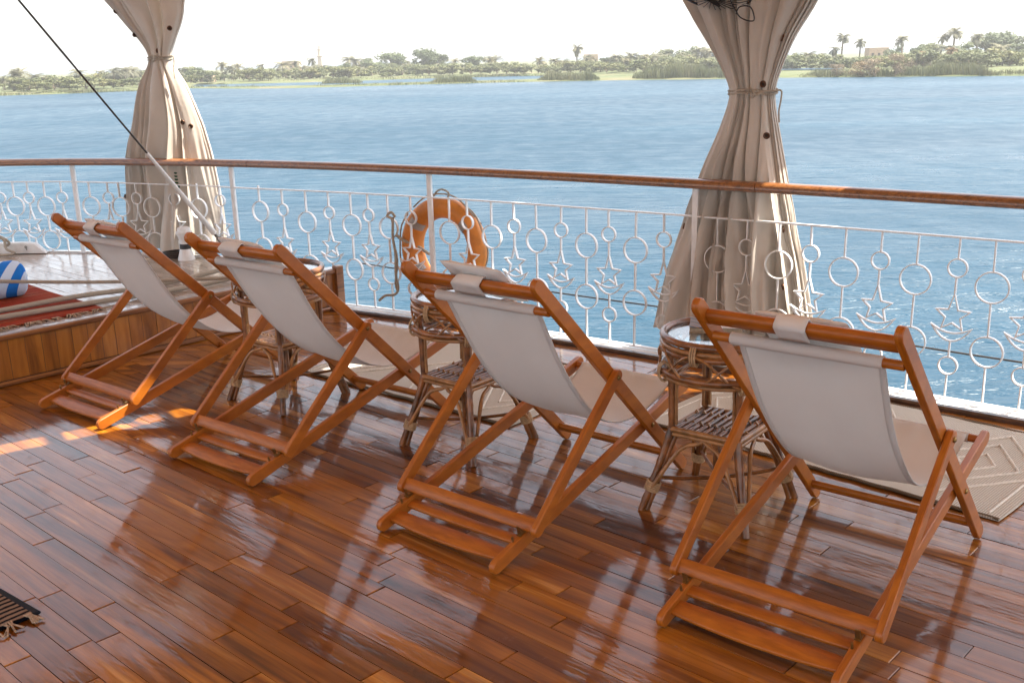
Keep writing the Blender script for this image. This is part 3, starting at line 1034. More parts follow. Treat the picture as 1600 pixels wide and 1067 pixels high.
# ------------------------------------------------------------------ canopy over the deck (above the frame: it shades the deck and shows in the varnish)
SLIT_ANG = math.radians(33)
D_ = Vector((math.cos(SLIT_ANG), math.sin(SLIT_ANG), 0))      # the seams between canvas panels run this way
Q_ = Vector((-D_.y, D_.x, 0))
CZ = 3.0
def rail_t(p):
    lo, hi = -6.0, 14.0
    for _ in range(40):
        mid = (lo + hi) / 2
        q = Q_ * p + D_ * mid
        if q.y < rail_y(q.x): lo = mid
        else: hi = mid
    return lo
def over(p):
    """how far the canvas reaches past the rail"""
    x = (Q_ * p + D_ * rail_t(p)).x
    return interp(x, [-5, -3.9, -1.75, -1.35, 1.86, 1.96, 2.22, 2.32, 6], [0.22, 0.22, 0.24, 0.88, 0.88, 0.33, 0.33, 0.88, 0.88])  # unseen edge shaped for the light: shades the rail, notched so sun reaches the curtains
can = thing('canopy', 'pale canvas canopy panels overhead seen mirrored in the varnished deck', 'canopy', (0, 4, CZ))
CAN_W = 8.5                    # the canvas spans the deck to its other side, behind the camera
def panel(p0, p1, t_in=None, t_out=None, name='canvas_panel', lift=0.0):
    mb = MB(); n = max(2, int((p1 - p0) / 0.06) + 1)
    vs = []
    for i in range(n + 1):
        p = lerp(p0, p1, i / n)
        te = (rail_t(p) + over(p)) if t_out is None else t_out
        ti = rail_t(p) - CAN_W if t_in is None else t_in
        for t, dz in ((ti, 0.0), (te, 0.0), (te, 0.012), (ti, 0.012)):
            vs.append(Q_ * p + D_ * t + Vector((0, 0, CZ + dz + lift)) - Vector(can.location))
    fs = []
    for i in range(n):
        for j in range(4):
            j2 = (j + 1) % 4
            fs.append((i * 4 + j, i * 4 + j2, i * 4 + 4 + j2, i * 4 + 4 + j))
    fs += [(3, 2, 1, 0), tuple(n * 4 + j for j in range(4))]
    mb.add(vs, fs)
    return mb.build(name, 'canopy', can, 30)
seams = [(4.205, 4.345, [(-1.2, 0.9), (1.0, 1.62), (1.70, 1.95), (2.03, 2.5), (2.56, 3.05)]),
         (4.430, 4.520, [(3.50, 3.78), (3.86, 4.20)]),
         (4.735, 4.825, [(4.25, 4.42), (4.48, 4.75)])]
edges = [-4.0, -1.0, 1.9]
for a, c in zip(edges, edges[1:] + [4.205]):
    panel(a + 0.0005, c)
panel(4.345, 4.430); panel(4.520, 4.735); panel(4.825, 6.5); panel(6.5005, 8.2)
# strips laced across the seams leave only short openings, which put dashes of sun on the deck
for a, c, opens in seams:
    t = rail_t(a) - CAN_W
    for o0, o1 in opens:
        panel(a - 0.02, c + 0.02, t, o0, 'lacing_strip', 0.016); t = o1
    panel(a - 0.02, c + 0.02, t, rail_t((a + c) / 2) + over((a + c) / 2) - 0.02, 'lacing_strip', 0.016)

# ------------------------------------------------------------------ deck chairs
AT, AF = Vector((0.243, 0.978)), Vector((1.210, 0.028))
CP, CB = Vector((0.665, 0.563)), Vector((0.166, 0.118))
BR, BF = Vector((0.0, 0.0305)), Vector((1.248, 0.360))
YB, YA, YC = 0.285, 0.312, 0.339
def stadium(p0, p1, r, ext0=0.0, ext1=0.0, n=6):
    d = (p1 - p0).normalized(); p0 = p0 - d * ext0; p1 = p1 + d * ext1
    a = math.atan2(d.y, d.x); out = []
    for i in range(n + 1):
        t = a - PI / 2 + PI * i / n
        out.append((p1.x + r * math.cos(t), p1.y + r * math.sin(t)))
    for i in range(n + 1):
        t = a + PI / 2 + PI * i / n
        out.append((p0.x + r * math.cos(t), p0.y + r * math.sin(t)))
    return out
def cross(c, ang, w, h, y0, y1, bev=0.004, bow=0.0):
    """bar across the chair: section w (along ang) by h, centred on c in the side view"""
    mb = MB(); u = Vector((math.cos(ang), math.sin(ang))); v = Vector((-u.y, u.x))
    sec = []
    for sx, sy in ((-1, -1), (1, -1), (1, 1), (-1, 1)):
        for dx, dy in ((sx * (w / 2 - bev), sy * h / 2), (sx * w / 2, sy * (h / 2 - bev))) if sx * sy < 0 else ((sx * w / 2, sy * (h / 2 - bev)), (sx * (w / 2 - bev), sy * h / 2)):
            sec.append((dx, dy))
    k = 12 if bow else 1
    vs = []
    for i in range(k + 1):
        y = lerp(y0, y1, i / k); s = (2 * i / k - 1)
        for j, (dx, dy) in enumerate(sec):
            dd = dx - (bow * (1 - s * s) if dx < 0 else 0)
            q = c + u * dd + v * dy
            vs.append((q.x, y, q.y))
    n = len(sec); fs = []
    for i in range(k):
        for j in range(n):
            j2 = (j + 1) % n
            fs.append((i * n + j, (i + 1) * n + j, (i + 1) * n + j2, i * n + j2))
    fs += [tuple(range(n)), tuple(k * n + j for j in range(n - 1, -1, -1))]
    mb.add(vs, fs)
    return mb
def rod(c, r, y0, y1, n=12):
    mb = MB(); mb.tube([(c.x, y0, c.y), (c.x, y1, c.y)], r, n); return mb
def bez(P, t):
    P = [Vector(p) for p in P]
    while len(P) > 1:
        P = [P[i].lerp(P[i + 1], t) for i in range(len(P) - 1)]
    return P[0]
dA = (AF - AT).normalized(); nA = Vector((-dA.y, dA.x))     # nA points up and forward
aA = math.atan2(dA.y, dA.x)
dB = (BF - BR).normalized(); aB = math.atan2(dB.y, dB.x)
dC = (CB - CP).normalized(); aC = math.atan2(dC.y, dC.x)
def make_chair(label, pillow_up=0.0, strap_y=0.02, strap_w=0.10, sag=0.0):
    t = thing('deck_chair', label, 'deck chair', group='deck chairs in a row facing the railing')
    for s in (-1, 1):
        for nm, p0, p1, y, e0, e1 in (('back_stile', AT, AF, YA, 0.02, 0.0), ('seat_stile', BR, BF, YB, 0.0, 0.03), ('prop_leg', CP, CB, YC, 0.008, 0.0)):
            mb = MB(); mb.plate(stadium(p0, p1, 0.0262 if nm != 'prop_leg' else 0.0235, e0, e1), s * y - 0.0125, s * y + 0.0125, 0.003)
            mb.build(nm, 'chair', t, 35)
        # pivots
        ab = AT + dA * ((Vector((0.952, 0.281)) - AT).dot(dA))
        for c, y in ((CP, YC), (ab, YA)):
            mb = MB(); mb.tube([(c.x, s * (y + 0.010), c.y), (c.x, s * (y + 0.016), c.y), (c.x, s * (y + 0.020), c.y)], lambda q: 0.010 if q < 0.6 else 0.005, 10)
            mb.build('bolt', 'brass', t)
        # catch plate and pegs on the lower stile that hold the prop's foot bar
        c = CB + Vector((-0.015, -0.012))
        mb = MB(); mb.box((c.x, s * (YB + 0.0), c.y), (0.05, 0.018, 0.004), Matrix.Rotation(-aB, 3, 'Y'))
        mb.box((c.x - 0.020, s * YB, c.y + 0.012), (0.004, 0.016, 0.030), Matrix.Rotation(-aB, 3, 'Y'))
        mb.build('catch', 'brass', t, 0)
        c = BR + dB * 0.115 + Vector((-dB.y, dB.x)) * 0.033
        mb = MB(); mb.tube([(c.x, s * (YB - 0.004), c.y - 0.012), (c.x - 0.004, s * (YB - 0.004), c.y + 0.012)], 0.0045, 8)
        mb.build('peg', 'brass', t)
    cross(AT + dA * 0.045 + nA * 0.006, aA, 0.058, 0.034, -YA + 0.0126, YA - 0.0126, 0.009).build('head_rail', 'chair_cross', t, 50)
    cross(AF - dA * 0.075, aA, 0.045, 0.022, -YA + 0.0126, YA - 0.0126).build('foot_rail', 'chair_cross', t, 50)
    cross(BR + dB * 0.062, aB, 0.062, 0.016, -YB + 0.0126, YB - 0.0126, 0.004, 0.016).build('slat', 'chair_cross', t, 50)
    cross(BR + dB * 0.150, aB, 0.046, 0.016, -YB + 0.0126, YB - 0.0126, 0.004, 0.004).build('slat', 'chair_cross', t, 50)
    cross(CB - dC * 0.010 + Vector((0.0, 0.004)), aC + PI / 2 + 0.25, 0.018, 0.052, -YC + 0.0126, YC - 0.0126).build('prop_rail', 'chair_cross', t, 50)
    dw = AT + dA * 0.118 - nA * 0.020
    rod(dw, 0.0155, -YA + 0.0126, YA - 0.0126).build('dowel', 'chair_cross', t)
    sr = BF + dB * 0.005 + Vector((-dB.y, dB.x)) * 0.004
    rod(sr, 0.0150, -YB + 0.0126, YB - 0.0126).build('dowel', 'chair_cross', t)
    # sling: hem wrapped on the dowels, cloth hanging between them
    HW = 0.235
    ctrl = [dw + nA * 0.020 + dA * 0.006, Vector((0.50, 0.62 - sag)), Vector((0.66, 0.245 - sag)), Vector((0.97, 0.21 - sag * 0.6)), sr + Vector((-0.012, 0.017))]
    ph_ = rnd(0, 6)
    sl_ = MB()
    def sf(u, v):
        p = bez(ctrl, v); y = (u - 0.5) * 2
        belly = 0.014 * (1 - y * y) * math.sin(PI * v)
        wob = 0.0032 * math.sin(9 * v + 4 * y + ph_) * math.sin(PI * v) + 0.0035 * math.exp(-v * 16) * math.sin(23 * y + ph_ * 3) * min(1, v * 30) + 0.003 * math.exp(-(1 - v) * 14) * math.sin(19 * y + ph_)
        q = bez(ctrl, min(1, v + 0.01)) - bez(ctrl, max(0, v - 0.01))
        nn = Vector((-q.y, q.x)).normalized()
        p = p - nn * (belly + wob)
        edge = 0.006 * math.sin(11 * v) * math.sin(PI * v)
        return Vector((p.x, y * (HW - 0.014 * math.sin(PI * v)) + edge, p.y))
    sl_.grid(31, 61, sf)
    sling = sl_.build('sling', 'canvas', t, 60)
    sm = sling.modifiers.new('thick', 'SOLIDIFY'); sm.thickness = 0.0022; sm.offset = 0
    for e0, e1 in ((0.0, 0.045), (0.955, 1.0)):
        mb = MB(); mb.grid(3, 61, lambda u, v: sf(lerp(e0, e1, u), v) + Vector((-0.0015, 0, -0.0015)))
        eo = mb.build('side_hem', 'canvas', sling, 60)
        sm = eo.modifiers.new('thick', 'SOLIDIFY'); sm.thickness = 0.0022; sm.offset = 0
    rod(dw, 0.0195, -HW - 0.004, HW + 0.004, 16).build('hem', 'canvas', sling)
    rod(sr, 0.0185, -HW - 0.004, HW + 0.004, 16).build('hem', 'canvas', sling)
    # loose head pillow hung in front of the head rail by a canvas strap over it
    hc = AT + dA * 0.045 + nA * 0.006
    pts = []
    for a_, b_ in ((0.032, -0.024), (-0.005, -0.0225), (-0.029, -0.021), (-0.0345, -0.012), (-0.0345, 0.012), (-0.029, 0.022), (0.02, 0.026)):
        pts.append(hc + dA * a_ + nA * b_)
    st = MB()
    def stf(u, v):
        i = v * (len(pts) - 1); k = min(int(i), len(pts) - 2); p = pts[k].lerp(pts[k + 1], i - k)
        w = strap_w * (1 + 0.30 * (1 - v) * (pillow_up > 0))
        return Vector((p.x, strap_y + (u - 0.5) * w - 0.03 * (v - 0.5) * (pillow_up > 0), p.y))
    st.grid(6, 13, stf)
    so_ = st.build('pillow_strap', 'pillow', t, 60)
    sm = so_.modifiers.new('thick', 'SOLIDIFY'); sm.thickness = 0.003; sm.offset = 0
    pl = MB()
    top = hc + dA * (0.004 - pillow_up) + nA * (0.012)
    def plf(u, v):
        # closed cushion: v runs round its thickness, u across
        a_ = 2 * PI * v; y = (u - 0.5) * 2
        ex = 0.17 * (1 - abs(y) ** 6 * 0.12)
        puff = 0.020 * (1 - abs(y) ** 5)
        L = 0.105
        along = L * (1 - math.cos(a_)) * 1.0
        cy = math.sin(a_)
        thick = puff * (abs(cy) ** 0.6) * (1 if cy > 0 else -1)
        crease = 0.004 * math.sin(13 * y + 3 * along * 20) * abs(cy)
        p = top + dA * along + nA * (0.03 + thick + crease + (along * 0.05))
        return Vector((p.x, strap_y + y * ex, p.y + 0.006 * y * (pillow_up > 0)))
    pl.grid(17, 25, plf)
    pl.build('head_pillow', 'pillow', t, 70)
    return t
chair_spec = [((-2.287, 5.092), 50.9, 'deck chair furthest left, its right rear leg in sunlight, beside the raised deck', 0.006, 0.03, 0.085),
              ((-1.352, 4.313), 51.2, 'second deck chair from the left, headrest just showing over its top rail', 0.012, 0.06, 0.115),
              ((-0.297, 3.475), 49.9, 'third deck chair from the left, its canvas headrest flap standing above the top rail', 0.062, 0.03, 0.115),
              ((0.671, 2.734), 50.2, 'nearest and rightmost deck chair, beside the rattan table that holds a patterned book', 0.0, 0.02, 0.10)]
for ((x, y), a, lab, pu, sy, sw), sg_ in zip(chair_spec, (0.006, -0.006, 0.010, 0.0)):
    o = make_chair(lab, pu, sy, sw, sg_)
    o.location = (x, y, 0); o.rotation_euler.z = math.radians(a)

# ------------------------------------------------------------------ rattan tables
def cane(mb, pts, r, n=8, node=0.11, seed=0, k=10):
    P = spline(pts, k) if len(pts) > 2 else [Vector(pts[0]).lerp(Vector(pts[1]), i / 14) for i in range(15)]
    L = sum((P[i + 1] - P[i]).length for i in range(len(P) - 1))
    ph = random.random()
    def rr(t):
        d = abs(((t * L / node + ph) % 1.0) - 0.5)
        return r * (1.0 + (0.14 if d > 0.44 else 0.0))
    mb.tube(P, rr, n)
def ringpts(R, z, n=40, a0=0.0):
    return [(R * math.cos(a0 + 2 * PI * i / n), R * math.sin(a0 + 2 * PI * i / n), z) for i in range(n)]
def wrap(mb, c, axis, r, h, turns=5):
    """cane binding wound round a leg"""
    axis = Vector(axis).normalized(); c = Vector(c)
    s = axis.cross(Vector((1, 0, 0.2))).normalized(); u = axis.cross(s)
    for k in range(turns):
        z = (k + 0.5) / turns - 0.5
        mb.tube([c + axis * (z * h) + (s * math.cos(a) + u * math.sin(a)) * r for a in [2 * PI * i / 12 for i in range(12)]], h / turns * 0.55, 5, True)
def make_table(label):
    t = thing('rattan_table', label, 'rattan table', group='round rattan tables between the deck chairs')
    TZ, LZ, SZ = 0.705, 0.575, 0.335
    RT = 0.228
    corners = [math.radians(45 + 90 * i) for i in range(4)]
    for R, z, r, mt, nm in ((RT, TZ, 0.0150, 'rattan', 'top_ring'), (RT + 0.004, TZ - 0.026, 0.0105, 'rattan_light', 'ring_cane'), (RT + 0.002, TZ - 0.047, 0.0130, 'rattan', 'ring_cane'),
                            (RT + 0.006, LZ, 0.0150, 'rattan', 'lower_ring'), (RT + 0.002, LZ - 0.022, 0.0085, 'rattan_light', 'ring_cane')):
        mb = MB(); mb.tube(ringpts(R, z, 44), r, 8, True); mb.build(nm, mt, t, 60)
    mb = MB()
    for ph in (0.0, PI):
        pts = []
        for i in range(97):
            a = 2 * PI * i / 96
            zz = (TZ - 0.052 + LZ) / 2 + 0.056 * math.cos(4 * a + ph)
            rr = RT + 0.014 + 0.003 * math.cos(8 * a + ph)
            pts.append((rr * math.cos(a), rr * math.sin(a), zz))
        mb.tube(pts[:-1], 0.0052, 6, True)
    mb.build('lattice', 'rattan_light', t, 60)
    for i in range(8):
        a = PI / 4 * i
        z = (LZ - 0.006) if i % 2 else (TZ - 0.035)
        mb = MB(); c = Vector(((RT + 0.004) * math.cos(a), (RT + 0.004) * math.sin(a), z))
        tg = Vector((-math.sin(a), math.cos(a), 0)); up = Vector((0, 0, 1)); ou = tg.cross(up)
        for k in range(3):
            cc = c + tg * (k - 1) * 0.009
            mb.tube([cc + ou * 0.021 * math.cos(b) + up * 0.038 * math.sin(b) for b in [2 * PI * q / 12 for q in range(12)]], 0.0045, 5, True)
        mb.build('binding', 'binding', t, 60)
    mb = MB(); mb.lathe([(RT - 0.018, TZ - 0.010), (RT - 0.017, TZ - 0.006), (RT - 0.018, TZ - 0.002)], 40)
    mb.build('glass_top', 'glass', t, 30)
    sr, fr = 0.198, 0.318
    for a in corners:
        ca, sa = math.cos(a), math.sin(a); tg = Vector((-sa, ca, 0))
        lg = MB()
        kn = Vector((sr * ca, sr * sa, SZ))
        cane(lg, [((RT - 0.022) * ca, (RT - 0.022) * sa, TZ - 0.04), (sr * ca * 1.01, sr * sa * 1.01, 0.48), kn], 0.0135, 8, 0.13)
        ft = Vector((fr * ca, fr * sa, 0.0))
        cane(lg, [kn + Vector((0, 0, 0.004)), kn.lerp(ft, 0.35) + Vector((0, 0, -0.012)), ft], 0.0145, 8, 0.12)
        ft2 = ft + Vector((-0.024 * ca, -0.024 * sa, 0.0))
        cane(lg, [kn + Vector((-0.02 * ca, -0.02 * sa, -0.02)), kn.lerp(ft2, 0.4) + Vector((-0.01 * ca, -0.01 * sa, -0.01)), ft2], 0.0115, 8, 0.12)
        leg = lg.build('leg', 'rattan', t, 60)
        mb = MB(); ax = ft - kn
        wrap(mb, kn.lerp(ft, 0.70) + Vector((-0.010 * ca, -0.010 * sa, 0)), ax, 0.027, 0.042)
        mb.build('binding', 'binding', leg, 60)
        # arched braces from the ankle up to the middle of each shelf edge
        for sg in (-1, 1):
            am = a + sg * PI / 4
            mid = Vector((sr * 0.72 * math.cos(am), sr * 0.72 * math.sin(am), SZ - 0.022))
            st_ = kn.lerp(ft, 0.70)
            md = st_.lerp(mid, 0.55) + Vector((0, 0, 0.045))
            mb = MB(); cane(mb, [st_ + tg * sg * 0.02, md, mid + (st_ - mid).normalized() * 0.03 + Vector((0, 0, 0.006)), mid + tg * 0.0], 0.0085, 7, 0.2)
            mb.build('brace', 'rattan_light', t, 60)
        # arch under the drum
        b2 = a + PI / 2
        k2 = Vector((sr * math.cos(b2), sr * math.sin(b2), SZ))
        p0 = Vector((kn.x, kn.y, SZ + 0.02)) * 1.0; p1 = k2 + Vector((0, 0, 0.02))
        ii = (p1 - p0).normalized() * 0.020
        mb = MB(); cane(mb, [p0 + ii, p0 + ii + Vector((0, 0, 0.15)), p0 + ii * 2.2 + Vector((0, 0, 0.198)), p1 - ii * 2.2 + Vector((0, 0, 0.198)), p1 - ii + Vector((0, 0, 0.15)), p1 - ii], 0.0075, 6, 0.3)
        mb.build('arch', 'rattan_light', t, 60)
    # shelf
    hs = sr * math.cos(PI / 4) + 0.004
    for z, r in ((SZ, 0.0115), (SZ - 0.020, 0.0085)):
        mb = MB()
        cs = [(hs, hs), (-hs, hs), (-hs, -hs), (hs, -hs)]
        for i in range(4):
            a, c = cs[i], cs[(i + 1) % 4]
            cane(mb, [(*a, z), (*c, z)], r, 8, 0.12)
        mb.build('shelf_frame', 'rattan_light', t, 60)
    for i in range(9):
        y = lerp(-hs + 0.026, hs - 0.026, i / 8)
        mb = MB(); cane(mb, [(-hs, y + rnd(-.003, .003), SZ + 0.004), (hs, y + rnd(-.003, .003), SZ + 0.004)], 0.0098, 7, 0.14)
        mb.build('shelf_slat', 'rattan', t, 60)
    mb = MB()
    for x in (-hs * 0.42, hs * 0.42):
        mb.tube([(x, lerp(-hs, hs, i / 36), SZ + 0.007 + 0.012 * math.sin(i * PI * 9 / 18 + (x > 0) * PI)) for i in range(37)], 0.005, 5)
    mb.build('shelf_weave', 'rattan_light', t, 60)
    # short centre cane tying the four braces
    mb = MB(); cane(mb, [(0.03, 0.03, SZ - 0.01), (0.0, 0.0, 0.11)], 0.013, 8); cane(mb, [(-0.02, 0.01, SZ - 0.01), (-0.006, 0.015, 0.12)], 0.010, 8)
    mb.build('centre_cane', 'rattan', t, 60)
    mb = MB()
    for b in (0, PI / 2):
        mb.tube([Vector((math.cos(b + PI / 4) * q * 0.26, math.sin(b + PI / 4) * q * 0.26, 0.135 - 0.02 * (1 - q * q))) for q in [-1, -.6, -.2, .2, .6, 1]], 0.008, 6)
    mb.build('stretcher', 'rattan', t, 60)
    return t
tab_spec = [((-1.22, 5.37), 51, 'rattan table between the two leftmost deck chairs, one of its feet in sunlight'),
            ((-0.215, 4.605), 50, 'rattan table between the middle two deck chairs, below the orange life ring'),
            ((0.81, 3.83), 52, 'rattan table between the two rightmost deck chairs, holding a patterned book')]
for (x, y), a, lab in tab_spec:
    o = make_table(lab); o.location = (x, y, 0); o.rotation_euler.z = math.radians(a)

# book with a patterned cover on the right-hand table
m, nt, b = new_mat('patterned_cover')
v = coords(nt, (1, 1, 1), False)
w = nt.nodes.new('ShaderNodeTexWave'); w.bands_direction = 'DIAGONAL'; w.inputs['Scale'].default_value = 9; w.inputs['Distortion'].default_value = 3.5; w.inputs['Detail'].default_value = 1
nt.links.new(v, w.inputs['Vector'])
r = ramp(nt, [(0.0, (0.05, 0.05, 0.06)), (0.35, (0.14, 0.13, 0.14)), (0.55, (0.45, 0.24, 0.03)), (0.68, (0.30, 0.06, 0.03)), (0.82, (0.12, 0.14, 0.17))])
nt.links.new(w.outputs['Fac'], r.inputs[0])
sx = nt.nodes.new('ShaderNodeSeparateXYZ'); nt.links.new(v, sx.inputs[0])
gt = nt.nodes.new('ShaderNodeMath'); gt.operation = 'GREATER_THAN'; gt.inputs[1].default_value = -0.02
nt.links.new(sx.outputs[0], gt.inputs[0])
nt.links.new(mixcol(nt, gt.outputs[0], r.outputs[0], (0.62, 0.60, 0.60)), b.inputs['Base Color'])
b.inputs['Roughness'].default_value = 0.5
M['cover'] = m
M['pages'] = plain('book_pages', (0.42, 0.34, 0.25), 0.9, 0, 0.15, 80)
bk2 = thing('book', 'book with a yellow and grey patterned cover lying on the rattan table', 'book', (0.795, 3.90, 0.7052), math.radians(-12))
mb = MB(); mb.box((0, 0, 0.013), (0.19, 0.145, 0.018), None, 0.002); mb.build('pages', 'pages', bk2, 0)
mb = MB(); mb.box((0, 0, 0.0236), (0.20, 0.155, 0.003), None, 0.001); mb.build('cover', 'cover', bk2, 0)
mb = MB(); mb.box((0, 0, 0.0022), (0.20, 0.155, 0.003), None, 0.001); mb.build('back_cover', 'pages', bk2, 0)

# ------------------------------------------------------------------ curtains
def make_curtain(label, x0, xs_l, xs_r, zs, tie_z, top_z, bot_z, depth, folds, seed, grs, off0):
    """xs_l/xs_r: left and right edges along the rail (plan x) at heights zs; bundle of canvas folds tied at tie_z"""
    rs = random.Random(seed)
    base = rail_pt(x0, off0, 0)
    t = thing('curtain', label, 'curtain', base, 0, 'canvas curtains tied back outside the railing')
    tg = rail_tan(x0); nn = Vector((-tg.y, tg.x, 0))
    cosx = tg.x
    ph = [rs.uniform(0, 2 * PI) for _ in range(8)]
    warp = [(rs.uniform(0.25, 0.6), rs.randint(2, 5), rs.uniform(0, 2 * PI)) for _ in range(3)]
    def surf(u, z):
        l = (sinterp(z, zs, xs_l) - x0) / cosx
        r = (sinterp(z, zs, xs_r) - x0) / cosx
        cx, hw = (l + r) / 2, (r - l) / 2
        d = sinterp(z, [bot_z, tie_z - 0.35, tie_z, tie_z + 0.35, top_z], [depth, depth * 0.8, depth * 0.55, depth * 0.8, depth * 1.1])
        th = 2 * PI * u
        w = th + sum(a * 0.55 * math.sin(k * th + p) for a, k, p in warp)
        tt = min(1.0, abs(z - tie_z) / 0.75)
        k = folds * w / (2 * PI) + 0.35 * math.sin(2 * th + ph[4]) * tt + (0.30 * math.sin(1.9 * (z - tie_z) + ph[2]))
        i = math.floor(k); q = k - i
        hsh = lambda n: (math.sin(n * 12.9898 + seed * 7.1) * 43758.5453) % 1.0
        am = 0.55 + 0.75 * hsh(i % folds)
        ridge = math.sin(PI * q) ** 0.6 * am                      # rounded pleats meeting in sharp creases
        sub = 0.16 * math.sin(2 * PI * (2.3 * k + 0.8 * z) + ph[1]) * tt
        pl = (ridge - 0.55 + sub)
        A_y = 0.022 + 0.075 * tt
        X = cx + hw * math.cos(th) * (1 + 0.05 * pl) + 0.012 * math.sin(2 * PI * k + 1.0) * tt
        Y = d * math.sin(th) + A_y * pl * math.sin(th) * 1.3 + 0.015 * math.sin(3 * z + ph[3])
        nz = mnoise.noise(Vector((X * 7 + seed, Y * 9, z * 3.2))) * 0.012 + mnoise.noise(Vector((X * 16, Y * 14 + seed, z * 6))) * 0.005
        Y += nz * (0.35 + 0.65 * tt); X += nz * 0.4 * tt
        return tg * X + nn * Y + Vector((0, 0, z))
    mb = MB()
    NU, NV = 420, 70
    zl = []
    for j in range(NV):
        zl.append(lerp(bot_z, top_z, j / (NV - 1)))
    mb.grid(NU, NV, lambda u, v: surf(u, lerp(bot_z, top_z, v)) + Vector((0, 0, (0.02 * math.sin(9 * 2 * PI * u) + 0.03 * math.sin(2 * PI * u * 2 + 1)) if v == 0 else 0)), 0, True)
    c = mb.build('canvas', 'curtain', t, 80)
    # tie
    tie = MB()
    for k, dz in ((0, 0.0), (1, 0.016)):
        pts = []
        for i in range(60):
            u = i / 60
            p = surf(u, tie_z + dz)
            cc = surf(0, tie_z + dz).lerp(surf(0.5, tie_z + dz), 0.5)
            th = 2 * PI * u
            hw = (surf(0, tie_z) - surf(0.5, tie_z)).length / 2
            q = cc + tg * (hw * 1.07) * math.cos(th) + nn * (depth * 0.55 * 1.30) * math.sin(th) + Vector((0, 0, 0.006 * math.sin(3 * th)))
            pts.append(q)
        tie.tube(pts, 0.0055, 6, True)
    tieo = tie.build('tie_rope', 'rope', t, 60)
    kp = surf(0.82, tie_z) - nn * 0.035
    mb = MB()
    mb.tube(spline([kp + tg * a * 0.045 + Vector((0, 0, z_)) - nn * y_ for a, z_, y_ in ((-1, 0.0, 0), (-0.4, 0.03, 0.02), (0.2, 0.0, 0.03), (-0.2, -0.02, 0.03), (0.5, -0.005, 0.02), (1.2, 0.012, 0), (2.4, 0.016, -0.02), (3.0, 0.014, -0.03), (3.0, -0.03, -0.03), (2.8, -0.09, -0.03), (2.9, -0.15, -0.03))], 5), 0.005, 6)
    mb.build('knot', 'rope', tieo, 60)
    for (u, z, dark) in grs:
        p = surf(u, z)
        e = 0.004
        du = surf(u + e, z) - surf(u - e, z); dz = surf(u, z + 0.01) - surf(u, z - 0.01)
        nrm = du.cross(dz).normalized()
        if nrm.dot(nn) > 0: nrm = -nrm
        rot = nrm.to_track_quat('Z', 'Y').to_matrix()
        g = MB(); g.tube([rot @ Vector((0.014 * math.cos(a), 0.014 * math.sin(a), 0)) for a in [2 * PI * i / 16 for i in range(16)]], 0.0052, 6, True)
        go = g.build('grommet', 'grommet', t, 60); go.location = p + nrm * 0.006
        h = MB(); h.lathe([(0.012, -0.002), (0.012, 0.001)], 14)
        h.v = [tuple(rot @ Vector(q)) for q in h.v]
        ho = h.build('eyelet', 'hole', go, 0)
    return t
make_curtain('weathered beige canvas curtain tied back at the left, half lit by the sun', -2.66,
             [-3.13, -3.10, -3.05, -2.96, -2.86, -2.75, -2.80, -2.95, -3.07, -3.22, -3.75],
             [-2.30, -2.29, -2.33, -2.37, -2.47, -2.575, -2.53, -2.45, -2.42, -2.32, -1.9],
             [0.33, 0.6, 1.05, 1.3, 1.6, 1.80, 1.93, 2.1, 2.24, 2.4, 2.98], 1.80, 2.98, 0.33, 0.10, 19, 5,
             [(0.86, 1.33, 1), (0.90, 1.30, 1), (0.87, 0.55, 1), (0.56, 2.15, 1), (0.90, 2.02, 1), (0.80, 1.86, 1), (0.56, 0.75, 1), (0.57, 1.98, 1)], 0.13)
make_curtain('weathered beige canvas curtain tied back at the right, behind the rightmost deck chairs', 1.265,
             [0.825, 0.885, 1.030, 1.125, 1.160, 1.135, 1.055, 0.955, 0.845, 0.505],
             [1.605, 1.540, 1.430, 1.380, 1.360, 1.380, 1.445, 1.545, 1.645, 2.005],
             [0.13, 0.5, 1.07, 1.36, 1.52, 1.62, 1.80, 2.01, 2.25, 2.98], 1.52, 2.98, 0.13, 0.10, 19, 8,
             [(0.60, 0.78, 1), (0.92, 0.80, 1), (0.90, 0.50, 1), (0.88, 1.30, 1), (0.90, 1.80, 1), (0.86, 1.57, 1)], 0.13)
# white canopy poles standing inside the curtains
for x, off, lab, z0 in ((-2.66, 0.12, 'white canopy pole inside the left tied curtain', PLAT_Z), (1.265, 0.12, 'white canopy pole inside the right tied curtain', 0.018)):
    p = rail_pt(x, off + 0.02, z0)
    mb = MB(); mb.lathe([(0.045, 0), (0.045, 0.012), (0.024, 0.016), (0.024, CZ - z0 - 0.035), (0.03, CZ - z0 - 0.034)], 16)
    o = mb.build('canopy_pole', 'white', None, 40); o.location = p
    tag(o, lab, 'pole')

mb = MB(); mb.lathe([(0.05, 0), (0.05, 0.010), (0.026, 0.014), (0.026, 0.60), (0.022, 0.612)], 16)
o = mb.build('stanchion', 'white', None, 40); o.location = rail_pt(-2.60, 0.03, PLAT_Z + 0.006); tag(o, 'short white stanchion in front of the left curtain behind the bollard', 'post')
